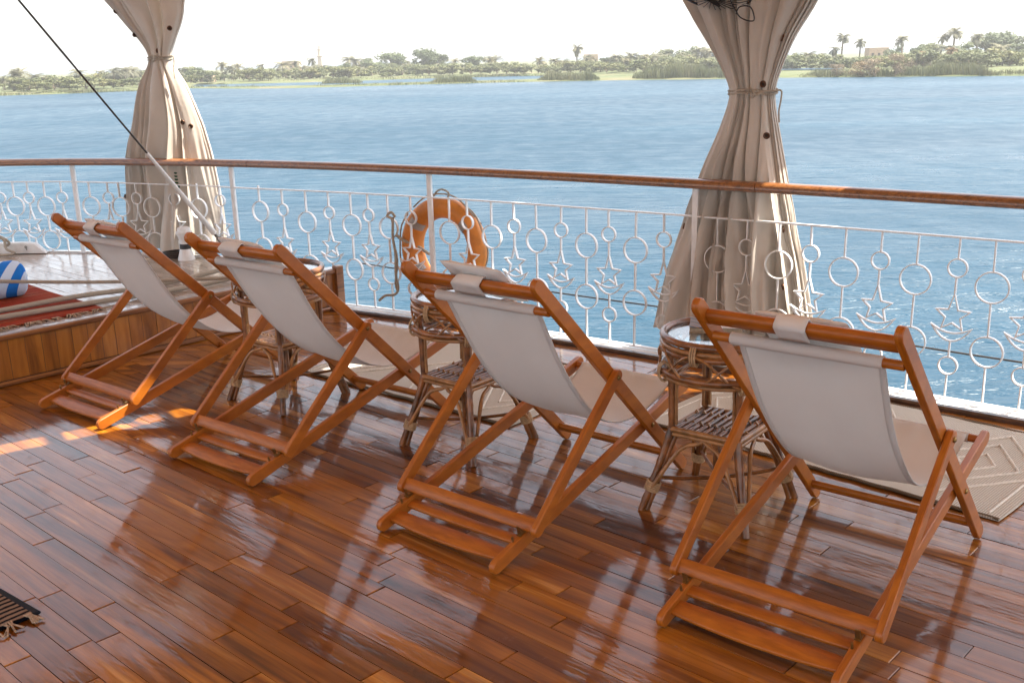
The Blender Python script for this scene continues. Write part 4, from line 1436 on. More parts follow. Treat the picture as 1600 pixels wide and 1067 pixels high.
# ------------------------------------------------------------------ fan clipped to the right-hand pole
fp = rail_pt(1.16, -0.10, 1.985)
fan = thing('wire_fan', 'black wire guard fan at the top of the frame before the right curtain', 'fan', fp)
ftg = rail_tan(1.2); fnn = Vector((-ftg.y, ftg.x, 0))
mb = MB(); Rg = 0.20
fax = (-fnn * 0.45 + Vector((0, 0, -0.9))).normalized(); fs_ = fax.cross(ftg).normalized()
ctr = Vector((0, 0, Rg * 0.62 - 0.06))
rim = [ctr + (ftg * math.cos(a) + fs_ * math.sin(a)) * Rg for a in [2 * PI * i / 36 for i in range(36)]]
mb.tube(rim, 0.006, 6, True)
mb.build('guard_rim', 'black', fan, 60)
mb = MB()
for i in range(30):
    a = 2 * PI * i / 30; d = ftg * math.cos(a) + fs_ * math.sin(a)
    mb.tube([ctr + d * Rg, ctr + d * Rg * 0.75 + fax * 0.03, ctr + d * 0.04 + fax * 0.045], 0.002, 4)
    mb.tube([ctr + d * Rg, ctr + d * Rg * 0.75 - fax * 0.04, ctr + d * 0.04 - fax * 0.06], 0.002, 4)
mb.build('guard_wires', 'black', fan, 60)
for k in range(3):
    mb = MB(); a0 = 2 * PI * k / 3
    def bl(u, v):
        a = a0 + (u - 0.5) * 0.9 * (0.5 + 0.5 * v); r = lerp(0.03, 0.165, v)
        return ctr + (ftg * math.cos(a) + fs_ * math.sin(a)) * r + fax * (0.02 * (u - 0.5))
    mb.grid(6, 6, bl); mb.build('blade', 'black', fan, 60)
mb = MB(); mb.tube([ctr - fax * 0.11, ctr - fax * 0.05, ctr + fax * 0.02], 0.045, 14); mb.build('motor', 'black', fan, 60)
mb = MB(); mb.tube([ctr - fax * 0.08, ctr - fax * 0.08 + fnn * 0.12 + Vector((0, 0, 0.02)), fnn * 0.135 + ftg * 0.09 + Vector((0, 0, 0.03))], 0.013, 8); mb.build('arm', 'black', fan, 60)
mb = MB(); w0 = ftg * 0.10 - fnn * 0.02 + Vector((0, 0, 0.02))
mb.tube(spline([w0, w0 + ftg * 0.03 + Vector((0, 0, -0.05)), w0 + ftg * 0.07 + Vector((0, 0, -0.10)), w0 + ftg * 0.14 + Vector((0, 0, -0.115)), w0 + ftg * 0.12 + Vector((0, 0, -0.05)), w0 + ftg * 0.06 + Vector((0, 0, -0.045)), w0 + ftg * 0.04 + Vector((0, 0, -0.08))], 6), 0.0035, 6)
mb.build('power_cable', 'black', fan, 60)

# ------------------------------------------------------------------ life ring
lx = -0.50
lp = rail_pt(lx, 0.10, 0.490); ltg = rail_tan(lx); lnn = Vector((-ltg.y, ltg.x, 0))
lr = thing('life_ring', 'orange life ring with grey bands hung outside the railing', 'life ring', rail_pt(lx, 0.10, 0.15))
ltilt = Vector((0, 0, 1)) + lnn * 0.04; ltilt.normalize()
LO = lp - Vector(lr.location)
def lring(a, R=0.278): return LO + (ltg * math.cos(a) + ltilt * math.sin(a)) * R
mb = MB(); mb.tube([lring(2 * PI * i / 64) for i in range(64)], 0.080, 18, True, flat=0.85); mb.build('shell', 'ring', lr, 70)
for a in (math.radians(q) for q in (40, 142, 218, 322)):
    mb = MB(); mb.tube([lring(a + math.radians(d)) for d in (-6.5, -3, 0, 3, 6.5)], 0.0815, 18, False, False, flat=0.85); mb.build('band', 'ring_band', lr, 70)
mb = MB()
for k in range(4):
    a0 = math.radians(40 + 90 * k + (12 if k % 2 else 0))
    pts = []
    for i in range(13):
        a = a0 + math.radians(92) * i / 12
        pts.append(lring(a, 0.278 + 0.086 + 0.012 * math.sin(PI * i / 12)) - lnn * (0.03 + 0.01 * math.sin(i)))
    mb.tube(pts, 0.0055, 6)
mb.build('grab_line', 'cord', lr, 60)
mb = MB()
tp = lring(math.radians(92), 0.36) - lnn * 0.03
mb.tube(spline([tp + ltg * a + Vector((0, 0, z_)) for a, z_ in ((-0.06, -0.02), (-0.02, 0.03), (0.03, 0.045), (0.08, 0.02), (0.05, -0.03), (0.0, -0.06), (-0.02, -0.03))], 6), 0.007, 6)
mb.build('hanging_loop', 'rope', lr, 60)
mb = MB()
l0 = rail_pt(-0.80, -0.03, 0.70) - Vector(lr.location)
mb.tube(spline([l0 + Vector((0.035, 0, 0.0)), l0 + Vector((0.01, 0, 0.035)), l0 + Vector((-0.02, 0, 0.01)), l0 + Vector((0.015, -.01, -0.02)), l0 + Vector((0.01, 0, -0.14)), l0 + Vector((0.022, 0, -0.26)), l0 + Vector((0.016, 0.0, -0.40)), l0 + Vector((0.028, 0, -0.50)), l0 + Vector((0.0, -0.0, -0.545)), l0 + Vector((-0.07, 0.04, -0.56)), l0 + Vector((-0.12, 0.07, -0.60))], 6), 0.0095, 7)
mb.tube(spline([l0 + Vector((0.02, 0.012, 0.0)), l0 + Vector((0.008, 0.012, -0.14)), l0 + Vector((0.03, 0.012, -0.30)), l0 + Vector((0.010, 0.012, -0.46)), l0 + Vector((0.02, 0.01, -0.52))], 6), 0.008, 7)
mb.tube(spline([l0 + Vector((0.03, 0, -0.12)), l0 + Vector((0.08, 0, -0.16)), l0 + Vector((0.16, 0.02, -0.20)), l0 + Vector((0.26, 0.02, -0.27))], 6), 0.0115, 7)
mb.build('lashing_line', 'rope', lr, 60)

# ------------------------------------------------------------------ stay wire with sleeve and turnbuckle
s0, s1, s2, s3 = Vector((-2.80, 5.25, 2.70)), Vector((-2.41, 7.05, 1.19)), Vector((-2.16, 7.55, 0.56)), Vector((-2.02, 7.72, 0.30))
s0 = s1 + (s1 - s2).normalized() * 2.6
stay = thing('stay_wire', 'dark rigging wire running down to a white sleeve and turnbuckle at the left', 'rigging', s3)
mb = MB(); mb.tube([s0 - s3, s1 - s3], 0.0065, 8); mb.build('wire', 'cable', stay)
mb = MB(); k = 16
mb.tube([(s1 - s3).lerp(s2 - s3, i / k) for i in range(k + 1)], lambda q: 0.011 + 0.010 * q + 0.0012 * math.sin(q * 40), 10); mb.build('sleeve', 'white_dirty', stay, 60)
d = (s3 - s2).normalized()
mb = MB(); mb.tube([s2 - s3, s2 - s3 + d * 0.05], 0.012, 8)
for sg in (-1, 1):
    e = d.cross(Vector((0, 1, 0))).normalized() * 0.014 * sg
    mb.tube([s2 - s3 + d * 0.05 + e, s2 - s3 + d * 0.21 + e], 0.007, 6)
mb.tube([s2 - s3 + d * 0.20, Vector((0, 0, 0.0))], 0.010, 8)
mb.build('turnbuckle', 'steel', stay, 60)
mb = MB(); mb.box((0, 0, 0.004), (0.09, 0.06, 0.008), None, 0.002); mb.build('eye_plate', 'steel', stay, 0)
# small green cord bundle lashed to the left pole
gp = rail_pt(-2.60, 0.03, 0.90)
mb = MB()
for k in range(5):
    mb.tube([gp + Vector((0.030 * math.cos(a), 0.030 * math.sin(a) * 0.8, 0.05 - 0.025 * k + 0.004 * math.sin(3 * a))) - gp for a in [2 * PI * i / 14 for i in range(14)]], 0.008, 6, True)
mb.tube(spline([(0.02, 0.02, 0.0), (0.035, 0.0, -0.05), (0.02, -0.01, -0.10), (0.03, 0.0, -0.14)], 5), 0.008, 6)
o = mb.build('green_cord', 'green', None, 60); o.location = gp; tag(o, 'dark green cord lashed round the pole at the left curtain', 'cord')

# ------------------------------------------------------------------ bollard, chock, ropes, bolster, rugs
bo = thing('bollard', 'white turned bollard with a black band on the raised deck', 'bollard', (-2.50, 7.93, PLAT_Z))
mb = MB(); mb.lathe([(0.066, 0), (0.064, 0.012), (0.052, 0.05), (0.043, 0.085)], 22); mb.build('base', 'white', bo, 50)
mb = MB(); mb.lathe([(0.0425, 0.085), (0.0415, 0.125)], 22); mb.build('band', 'black', bo, 50)
mb = MB(); mb.lathe([(0.040, 0.125), (0.041, 0.15), (0.050, 0.185), (0.062, 0.205), (0.060, 0.22), (0.050, 0.225), (0.048, 0.245), (0.030, 0.256)], 22); mb.build('head', 'white', bo, 50)
mb = MB()
for k in range(3):
    mb.tube([(0.058 * math.cos(a) * (1 + .06 * k), 0.058 * math.sin(a), 0.015 + 0.017 * k + 0.004 * math.sin(2 * a)) for a in [2 * PI * i / 20 for i in range(20)]], 0.009, 6, True)
o = mb.build('rope_coil', 'cable', None, 60); o.location = (-2.62, 7.97, PLAT_Z + 0.006); tag(o, 'dark rope coil at the foot of the white bollard', 'rope')

ck = thing('mooring_chock', 'low white mooring chock on the raised deck at the far left', 'chock', (-4.02, 8.40, PLAT_Z + 0.004), math.radians(-3))
mb = MB(); mb.plate([(-0.42, 0), (0.25, 0), (0.16, 0.085), (0.10, 0.092), (-0.42, 0.092)], -0.03, 0.03, 0.008); mb.build('body', 'white_dirty', ck, 40)
mb = MB(); mb.tube([(0.09, -0.032, 0.055), (0.09, -0.034, 0.055)], 0.012, 10); mb.tube([(0.09, -0.033, 0.055), (0.095, -0.033, 0.03)], 0.004, 6); mb.build('bolt', 'steel', ck, 0)
mb = MB()
mb.tube(spline([(-4.27, 8.20, 0.62), (-4.20, 8.26, 0.55), (-4.14, 8.30, 0.47), (-4.08, 8.32, 0.43), (-4.06, 8.30, 0.36), (-4.00, 8.30, 0.32), (-4.12, 8.24, 0.315), (-4.4, 8.1, 0.315)], 6), 0.011, 7)
mb.tube(spline([(-4.30, 8.22, 0.58), (-4.19, 8.28, 0.50), (-4.10, 8.33, 0.45), (-4.05, 8.34, 0.40), (-4.09, 8.33, 0.37)], 6), 0.011, 7)
o = mb.build('mooring_line', 'rope', None, 60); tag(o, 'knotted cream mooring line on the white chock at the far left', 'rope')

# red rug on the raised deck
def rug_obj(name, label, o_, ux, uy, L, W, mat, z, th=0.007, wav=0.002):
    ux = Vector((*ux, 0)).normalized(); ang = math.atan2(ux.y, ux.x)
    t = thing(name, label, 'rug', (*o_, z), ang)
    mb = MB()
    nu, nv = 40, 24
    def f(u, v, up):
        x, y = u * L, v * W
        return Vector((x + 0.006 * math.sin(7 * y), y + 0.005 * math.sin(6 * x + 1), (th if up else 0.0005) + (wav * math.sin(9 * x + 3 * y) * math.sin(5 * y) + wav if up else 0)))
    mb.grid(nu, nv, lambda u, v: f(u, v, True))
    ed = [(i / (nu - 1), 0) for i in range(nu)] + [(1, j / (nv - 1)) for j in range(1, nv)] + [(1 - i / (nu - 1), 1) for i in range(1, nu)] + [(0, 1 - j / (nv - 1)) for j in range(1, nv)]
    vs = [f(*e, True) for e in ed] + [f(*e, False) for e in ed]
    n = len(ed)
    mb.add(vs, [(n + i, n + (i + 1) % n, (i + 1) % n, i) for i in range(n)])
    mb.build('weave', mat, t, 50)
    return t
rd = rug_obj('red_rug', 'worn red striped rug on the raised deck under the blue bolster', tuple((P0 - PD * 1.18 - PN * 0.13).xy), (PD.x, PD.y), None, 1.9, 1.25, 'red_rug', PLAT_Z + 0.003)
mb = MB()
rs = random.Random(4)
for i in range(150):
    x = rs.uniform(0.0, 1.9); L_ = rs.uniform(0.03, 0.075); sk = rs.uniform(-0.05, 0.05)
    mb.tube([(x, 0.006, 0.006), (x + sk * 0.5, L_ * -0.5, 0.008 + rs.uniform(0, 0.006)), (x + sk, -L_, 0.002)], 0.0035, 5)
mb.build('fringe', 'beige_yarn', rd, 60)

bl = thing('bolster', 'blue and white striped towelling bolster on the red rug', 'bolster', (-3.24, 6.74, PLAT_Z + 0.012), math.radians(224))
mb = MB(); Rb = 0.122
prof = [(-0.0, 0.0)]
pts = []
NU = 32
secs = [(-0.030, 0.02), (-0.028, 0.06), (-0.018, 0.095), (0.0, 0.113), (0.03, 0.120), (0.2, Rb), (0.45, Rb), (0.70, 0.118), (0.78, 0.09), (0.80, 0.03)]
def bf(u, v):
    i = v * (len(secs) - 1); k = min(int(i), len(secs) - 2); q = i - k
    x = lerp(secs[k][0], secs[k + 1][0], q); r_ = lerp(secs[k][1], secs[k + 1][1], q)
    a = 2 * PI * u
    r_ *= 1 + 0.02 * math.sin(3 * a + 9 * x)
    return Vector((x, r_ * math.cos(a), max(0.0, Rb - 0.006 + r_ * math.sin(a))))
mb.grid(NU, 37, bf, 0, True)
mb.build('towel_cover', 'towel', bl, 70)

# ropes on the raised deck
def rope(name, label, pts, r, group=None):
    P = spline(pts, 8); c = P[0].copy(); c.z = min(p.z for p in P)
    mb = MB(); mb.tube([p - c for p in P], r, 9)
    o = mb.build(name, 'rope', None, 60); o.location = c
    return tag(o, label, 'rope', group)
zr = PLAT_Z + 0.030
rope('guard_rope', 'upper thick cream rope lying along the edge of the raised deck', [(-3.85, 5.38, zr), (-3.22, 6.02, zr + 0.012), (-2.78, 6.50, zr + 0.012), (-2.44, 6.84, zr - 0.008), (-2.06, 7.20, PLAT_Z + 0.05), (-1.86, 7.42, PLAT_Z + 0.10)], 0.0165)
rope('guard_rope', 'lower thick cream rope nearest the edge of the raised deck', [(-3.80, 5.22, zr), (-3.10, 5.92, zr + 0.008), (-2.62, 6.38, zr - 0.002), (-2.26, 6.70, zr - 0.010), (-1.92, 6.99, zr + 0.004), (-1.72, 7.18, zr + 0.06)], 0.0165)
rope('guard_rope', 'thin taut cream rope stretched above the raised deck before the bolster', [(-4.4, 6.66, 0.475), (-3.26, 6.51, 0.452), (-2.53, 6.42, 0.447), (-1.83, 6.40, 0.455), (-1.2, 6.42, 0.47)], 0.0115)
rope('black_hose', 'thin black line strung outside the railing above the water', [rail_pt(-1.2, 0.20, 0.30), rail_pt(-0.6, 0.20, 0.27), rail_pt(0.2, 0.20, 0.245), rail_pt(0.9, 0.20, 0.24), rail_pt(1.6, 0.20, 0.235), rail_pt(2.2, 0.20, 0.22), rail_pt(3.2, 0.20, 0.22)], 0.005).data.materials[0] = M['cable']

# cream rugs in front of the chairs
def cream_rug(label, corner, ang, L, W):
    t = rug_obj('cream_rug', label, corner, (math.cos(ang), math.sin(ang)), None, L, W, 'cream_rug', 0.003, 0.008, 0.0012)
    t['group'] = 'cream rugs along the railing'
    mb = MB()
    nd = 3
    dl = L / nd
    for k in range(nd):
        for sc in (0.94, 0.62, 0.28):
            cx, cy = (k + 0.5) * dl, W / 2
            q = [(cx - dl / 2 * sc, cy), (cx, cy - W * 0.43 * sc), (cx + dl / 2 * sc, cy), (cx, cy + W * 0.43 * sc)]
            for i in range(4):
                a, c = Vector((*q[i], 0.0105)), Vector((*q[(i + 1) % 4], 0.0105))
                mb.tube([a.lerp(c, j / 10) + Vector((0, 0, 0.0012 * math.sin(j * 2.1))) for j in range(11)], 0.0062, 6)
    for x in (0.05, L - 0.05):
        mb.tube([(x, y_, 0.0095 + 0.001 * math.sin(y_ * 60)) for y_ in [lerp(0.03, W - 0.03, i / 30) for i in range(31)]], 0.0045, 5)
    mb.build('raised_pattern', 'cream_cord', t, 60)
    for y_ in (0.0, W):
        mb = MB(); mb.tube([(lerp(0, L, i / 60), y_ + 0.003 * math.sin(i), 0.007) for i in range(61)], lambda q: 0.0065 + 0.0012 * math.sin(q * 380), 7)
        mb.build('braid_edge', 'rug_braid', t, 60)
    return t
cream_rug('cream diamond-woven rug in front of the two left-hand deck chairs', (-1.24, 5.82), math.radians(-40.5), 1.60, 0.98)
cream_rug('cream diamond-woven rug in front of the two right-hand deck chairs', (0.62, 4.82), math.radians(-45.5), 1.72, 1.00)

# dark rugs only just in frame
dr = rug_obj('dark_rug', 'corner of a black and beige fringed rug at the bottom left', (-1.605, 3.085), (-0.785, 0.62), None, 1.2, 0.8, 'dark_rug', 0.003, 0.012)
mb = MB(); mb.box((0.6, -0.005, 0.007), (1.2, 0.03, 0.013), None, 0.004); mb.build('edge_binding', 'navy', dr, 40)
mb = MB()
for i in range(70):
    y_ = rs.uniform(0.01, 0.8); L_ = rs.uniform(0.035, 0.055)
    mb.tube([(0.015, y_, 0.013), (-L_ * 0.3, y_ + rs.uniform(-.01, .01), 0.015), (-L_, y_ + rs.uniform(-.03, .03), 0.004)], 0.0035, 5)
mb.build('fringe', 'beige_yarn', dr, 60)
dr2 = rug_obj('dark_rug', 'dark fringed rug edge at the bottom right corner', (1.425, 2.515), (0.62, -0.785), None, 1.0, 0.9, 'dark_rug', 0.003, 0.012)
mb = MB()
for i in range(90):
    y_ = rs.uniform(0.0, 0.9); L_ = rs.uniform(0.02, 0.035)
    mb.tube([(0.01, y_, 0.012), (-L_, y_ + rs.uniform(-.008, .008), 0.003)], 0.0035, 5)
mb.build('fringe', 'navy', dr2, 60)

# ------------------------------------------------------------------ far bank planting: (kind, x, y, height in metres)
FAR_TREES = [
    ('lone', 28.1, 415.0, 10.8), ('p', 101.5, 328.5, 7.5), ('p', 106.8, 339.8, 10.6), ('p', 112.7, 340.1, 8.9), ('p', 123.7, 333.4, 9.6), ('r', 126.8, 347.8, 6.1), ('p', 136.7, 336.1, 9.5), ('p', 139.9, 334.7, 11.5),
    ('p', 149.5, 339.0, 9.8), ('r', 158.8, 351.4, 9.3), ('r', 169.7, 363.2, 9.6), ('r', 160.0, 334.9, 5.8), ('s', 112.4, 287.5, 5.3), ('s', 122.2, 292.6, 6.3), ('r', -32.6, 446.4, 9.8), ('r', -27.7, 450.2, 7.9),
    ('r', -54.3, 440.0, 7.4), ('r', -47.2, 453.4, 9.0), ('p', -64.7, 449.5, 9.4), ('p', -61.9, 450.4, 8.3), ('p', -77.5, 438.9, 9.0), ('p', -20.5, 439.5, 7.2), ('p', -43.5, 462.9, 8.9), ('p', -59.6, 465.3, 8.0),
    ('p', -3.4, 436.4, 8.2), ('r', -11.8, 434.5, 6.7), ('p', -5.6, 417.3, 6.5), ('p', -89.0, 430.8, 7.8), ('p', -82.7, 431.4, 8.1), ('p', -95.0, 423.1, 6.8), ('p', -109.6, 416.8, 7.9), ('p', -103.8, 419.8, 7.0),
    ('p', -103.0, 404.8, 6.1), ('r', -116.1, 395.8, 5.8), ('p', -119.7, 392.6, 6.6), ('p', -149.0, 330.9, 7.6), ('p', -147.5, 323.9, 6.9), ('p', -133.4, 337.1, 6.8), ('p', -126.5, 347.3, 6.9), ('p', -126.5, 357.4, 7.4),
    ('p', -148.2, 338.3, 5.6), ('p', -145.2, 338.8, 5.1), ('p', -134.4, 357.1, 6.2), ('p', -127.1, 366.7, 7.0), ('p', 13.1, 402.8, 6.7), ('p', 18.8, 391.9, 5.6), ('p', 21.5, 390.4, 5.3), ('p', 29.0, 379.0, 6.8),
    ('p', 38.8, 373.1, 6.6), ('p', 44.3, 377.0, 7.1), ('p', 48.0, 370.4, 6.5), ('p', 51.7, 377.1, 6.7), ('r', 61.1, 397.2, 7.4), ('p', 53.7, 364.3, 6.3), ('p', 59.5, 364.0, 6.8), ('r', 68.0, 393.5, 8.3),
    ('p', 67.6, 368.3, 8.3), ('p', 69.6, 362.6, 7.8), ('r', 74.8, 366.9, 7.2), ('p', 93.0, 345.1, 5.6), ('p', 97.8, 346.2, 5.8), ('p', 97.9, 332.5, 5.2), ('r', 117.2, 304.6, 5.7), ('r', 125.8, 316.8, 6.5),
    ('p', 127.6, 308.0, 7.0), ('r', 134.9, 312.9, 6.6), ('p', 125.7, 276.1, 5.0), ('p', 143.1, 309.3, 6.6), ('p', -153.3, 328.3, 5.1), ('p', -143.3, 312.1, 4.4), ('p', -161.0, 358.1, 4.4), ('p', -151.3, 341.9, 3.5),
    ('r', -146.9, 336.8, 3.6), ('p', -148.8, 348.1, 3.3), ('p', -148.1, 353.5, 3.8), ('r', -142.8, 346.8, 3.1), ('r', -135.4, 337.1, 4.0), ('p', -127.8, 326.0, 3.8), ('p', -135.2, 350.8, 3.8), ('p', -128.7, 340.2, 4.6),
    ('r', -132.6, 358.2, 4.5), ('r', -130.1, 360.9, 4.3), ('r', -132.4, 373.7, 4.4), ('p', -129.1, 372.9, 4.8), ('p', -128.0, 378.9, 5.4), ('r', -120.2, 366.8, 5.7), ('r', -126.5, 393.4, 5.3), ('p', -123.6, 390.9, 4.7),
    ('r', -119.7, 386.9, 4.3), ('p', -119.6, 399.8, 5.1), ('p', -118.9, 404.9, 5.2), ('r', -113.3, 394.3, 5.4), ('p', -111.9, 402.9, 4.0), ('p', -110.4, 408.9, 4.3), ('p', -105.9, 404.5, 3.7), ('p', -109.0, 431.5, 4.6),
    ('p', -99.7, 406.8, 4.0), ('p', -99.0, 418.4, 4.7), ('p', -97.5, 421.6, 3.6), ('r', -87.8, 391.5, 3.8), ('r', -87.9, 402.3, 3.9), ('p', -86.0, 407.9, 4.2), ('p', -82.7, 405.3, 4.7), ('p', -82.3, 418.1, 4.2),
    ('p', -80.7, 429.4, 5.1), ('p', -77.0, 424.7, 5.5), ('p', -75.7, 431.3, 5.2), ('p', -68.8, 408.9, 4.3), ('p', -64.7, 404.8, 4.2), ('p', -66.5, 432.6, 4.7), ('p', -62.6, 433.8, 5.2), ('p', -54.9, 403.5, 4.2),
    ('p', -53.6, 414.4, 4.2), ('p', -53.8, 442.0, 4.7), ('r', -51.0, 440.9, 5.4), ('r', -47.0, 444.4, 4.6), ('r', -43.0, 433.0, 4.0), ('p', -37.8, 413.8, 4.7), ('p', -37.8, 440.7, 4.0), ('p', -35.7, 444.6, 3.3),
    ('p', -28.3, 399.8, 3.4), ('p', -26.4, 427.7, 4.4), ('r', -22.8, 423.3, 3.9), ('r', -19.4, 415.2, 4.2), ('p', -15.7, 415.6, 4.0), ('r', -12.3, 431.1, 4.3), ('p', -8.0, 415.2, 3.3), ('p', -3.9, 396.0, 4.3),
    ('p', -0.8, 417.6, 3.2), ('p', 1.3, 385.9, 3.7), ('r', 3.5, 382.5, 2.1), ('p', 6.6, 391.9, 3.1), ('p', 9.7, 381.4, 2.9), ('p', 13.0, 403.2, 3.5), ('p', 15.2, 385.1, 3.7), ('p', 19.2, 403.2, 2.6),
    ('p', 21.7, 387.2, 3.3), ('p', 24.9, 383.7, 3.6), ('p', 26.0, 364.3, 3.7), ('r', 31.7, 402.8, 3.9), ('r', 31.8, 370.0, 3.5), ('r', 36.2, 387.0, 4.8), ('p', 40.0, 388.2, 3.9), ('p', 39.2, 352.7, 5.1),
    ('p', 41.6, 355.4, 4.3), ('p', 43.2, 351.0, 4.2), ('r', 50.2, 379.3, 5.4), ('p', 54.3, 383.3, 4.2), ('p', 55.7, 378.4, 4.6), ('r', 53.1, 346.9, 4.8), ('r', 56.7, 354.0, 5.1), ('p', 62.6, 376.5, 5.6),
    ('p', 61.8, 356.5, 5.5), ('p', 69.4, 383.9, 5.9), ('p', 69.5, 369.5, 4.9), ('p', 70.6, 358.1, 5.1), ('p', 69.5, 338.3, 4.6), ('r', 87.7, 335.7, 4.2), ('r', 89.3, 333.3, 3.3), ('r', 95.4, 344.7, 3.5),
    ('p', 95.8, 338.3, 3.7), ('p', 95.7, 329.4, 3.7), ('r', 100.2, 334.6, 3.6), ('r', 107.2, 348.2, 2.9), ('r', 109.5, 346.7, 2.8), ('r', 105.3, 325.8, 2.5), ('r', 109.8, 333.0, 3.0), ('p', 104.2, 306.6, 2.5),
    ('r', 116.0, 335.0, 3.2), ('r', 108.9, 306.0, 3.4), ('p', 106.4, 292.9, 3.0), ('p', 116.9, 313.9, 3.4), ('p', 116.7, 306.2, 3.8), ('r', 128.1, 329.4, 3.5), ('p', 117.6, 297.0, 3.4), ('r', 131.6, 325.4, 3.7),
    ('p', 130.8, 318.5, 2.8), ('r', 130.8, 311.9, 3.7), ('r', 139.3, 325.1, 3.7), ('p', 132.2, 302.5, 3.5), ('r', 135.5, 305.0, 3.2), ('r', 129.0, 286.4, 3.4), ('p', 147.3, 320.2, 3.1), ('r', 141.7, 304.0, 3.6),
    ('r', 137.5, 289.8, 3.4), ('r', 148.7, 309.6, 3.9), ('p', -161.4, 344.6, 4.4), ('p', -164.6, 358.1, 3.9), ('p', -157.6, 349.1, 3.8), ('r', -155.1, 350.6, 3.8), ('p', -145.3, 337.3, 4.2), ('r', -145.0, 342.3, 3.2),
    ('r', -156.6, 377.1, 3.4), ('p', -144.2, 356.4, 3.5), ('p', -138.1, 348.3, 3.9), ('p', -148.9, 383.8, 3.7), ('p', -140.8, 373.8, 3.8), ('r', -140.9, 384.3, 4.4), ('p', -136.9, 382.5, 4.3), ('r', -135.0, 389.2, 5.8),
    ('p', -124.6, 369.2, 5.1), ('p', -131.8, 402.0, 5.7), ('r', -134.9, 423.2, 4.8), ('p', -119.4, 383.9, 4.5), ('p', -126.2, 418.0, 5.2), ('r', -126.7, 436.2, 4.9), ('p', -127.4, 450.3, 3.9), ('p', -121.4, 445.7, 4.0),
    ('p', -116.1, 445.1, 3.6), ('p', -102.9, 409.8, 4.8), ('p', -108.2, 445.2, 4.5), ('p', -99.3, 425.4, 3.9), ('p', -94.0, 419.4, 3.5), ('p', -91.5, 430.3, 3.8), ('p', -83.3, 410.6, 4.4), ('p', -84.9, 436.0, 4.1),
    ('p', -80.8, 433.3, 5.3), ('p', -75.1, 420.8, 5.7), ('p', -73.8, 436.7, 5.6), ('p', -69.7, 435.4, 4.4), ('r', -64.4, 426.5, 5.5), ('p', -64.5, 449.6, 4.7), ('p', -61.4, 456.4, 5.2), ('p', -59.2, 468.8, 4.0),
    ('p', -54.5, 463.4, 5.0), ('p', -49.1, 457.5, 4.7), ('p', -40.5, 423.5, 4.2), ('p', -37.5, 425.8, 4.8), ('p', -36.9, 473.3, 3.1), ('r', -32.1, 469.1, 3.2), ('p', -28.6, 467.5, 4.0), ('r', -22.5, 420.2, 4.1),
    ('p', -20.6, 462.3, 3.8), ('r', -16.7, 455.2, 3.1), ('p', -11.5, 429.7, 3.0), ('p', -7.8, 419.6, 3.3), ('p', -4.7, 441.7, 3.0), ('p', -0.7, 439.3, 2.9), ('r', 2.4, 435.7, 2.6), ('r', 5.7, 431.1, 3.0),
    ('p', 10.8, 440.9, 1.9), ('p', 13.8, 392.0, 3.3), ('p', 18.5, 416.9, 2.1), ('p', 20.7, 397.3, 3.8), ('p', 24.6, 414.6, 3.7), ('r', 26.2, 393.1, 3.9), ('r', 31.5, 411.9, 3.8), ('p', 33.8, 386.3, 4.0),
    ('p', 35.7, 376.3, 3.8), ('r', 40.2, 377.2, 4.9), ('r', 46.9, 404.1, 4.9), ('r', 48.9, 387.2, 4.3), ('p', 56.1, 412.0, 4.8), ('p', 57.6, 393.9, 4.5), ('p', 59.4, 381.6, 4.8), ('p', 66.2, 401.0, 5.9),
    ('p', 64.6, 370.9, 5.0), ('p', 69.8, 381.0, 4.5), ('p', 77.5, 406.8, 5.7), ('r', 77.9, 387.3, 4.6), ('r', 96.3, 361.2, 3.5), ('p', 107.9, 387.2, 2.4), ('r', 100.4, 350.5, 3.7), ('p', 110.5, 372.9, 2.6),
    ('p', 113.0, 370.7, 2.8), ('p', 108.1, 342.5, 3.1), ('p', 118.3, 364.3, 3.0), ('r', 122.9, 366.4, 1.7), ('p', 117.1, 340.4, 3.1), ('p', 126.6, 357.9, 2.5), ('r', 127.6, 352.1, 2.8), ('r', 113.8, 306.8, 3.5),
    ('p', 119.1, 314.4, 3.1), ('r', 127.4, 329.9, 3.5), ('r', 121.4, 305.1, 3.0), ('p', 130.1, 320.7, 3.9), ('p', 131.6, 318.4, 3.3), ('p', 132.7, 314.7, 3.1), ('p', 144.3, 336.4, 3.4), ('p', 134.7, 305.7, 3.1),
    ('p', 154.6, 342.4, 2.8), ('p', 136.9, 296.9, 3.8), ('r', 151.0, 320.3, 2.8), ('r', 157.3, 326.5, 2.7)]
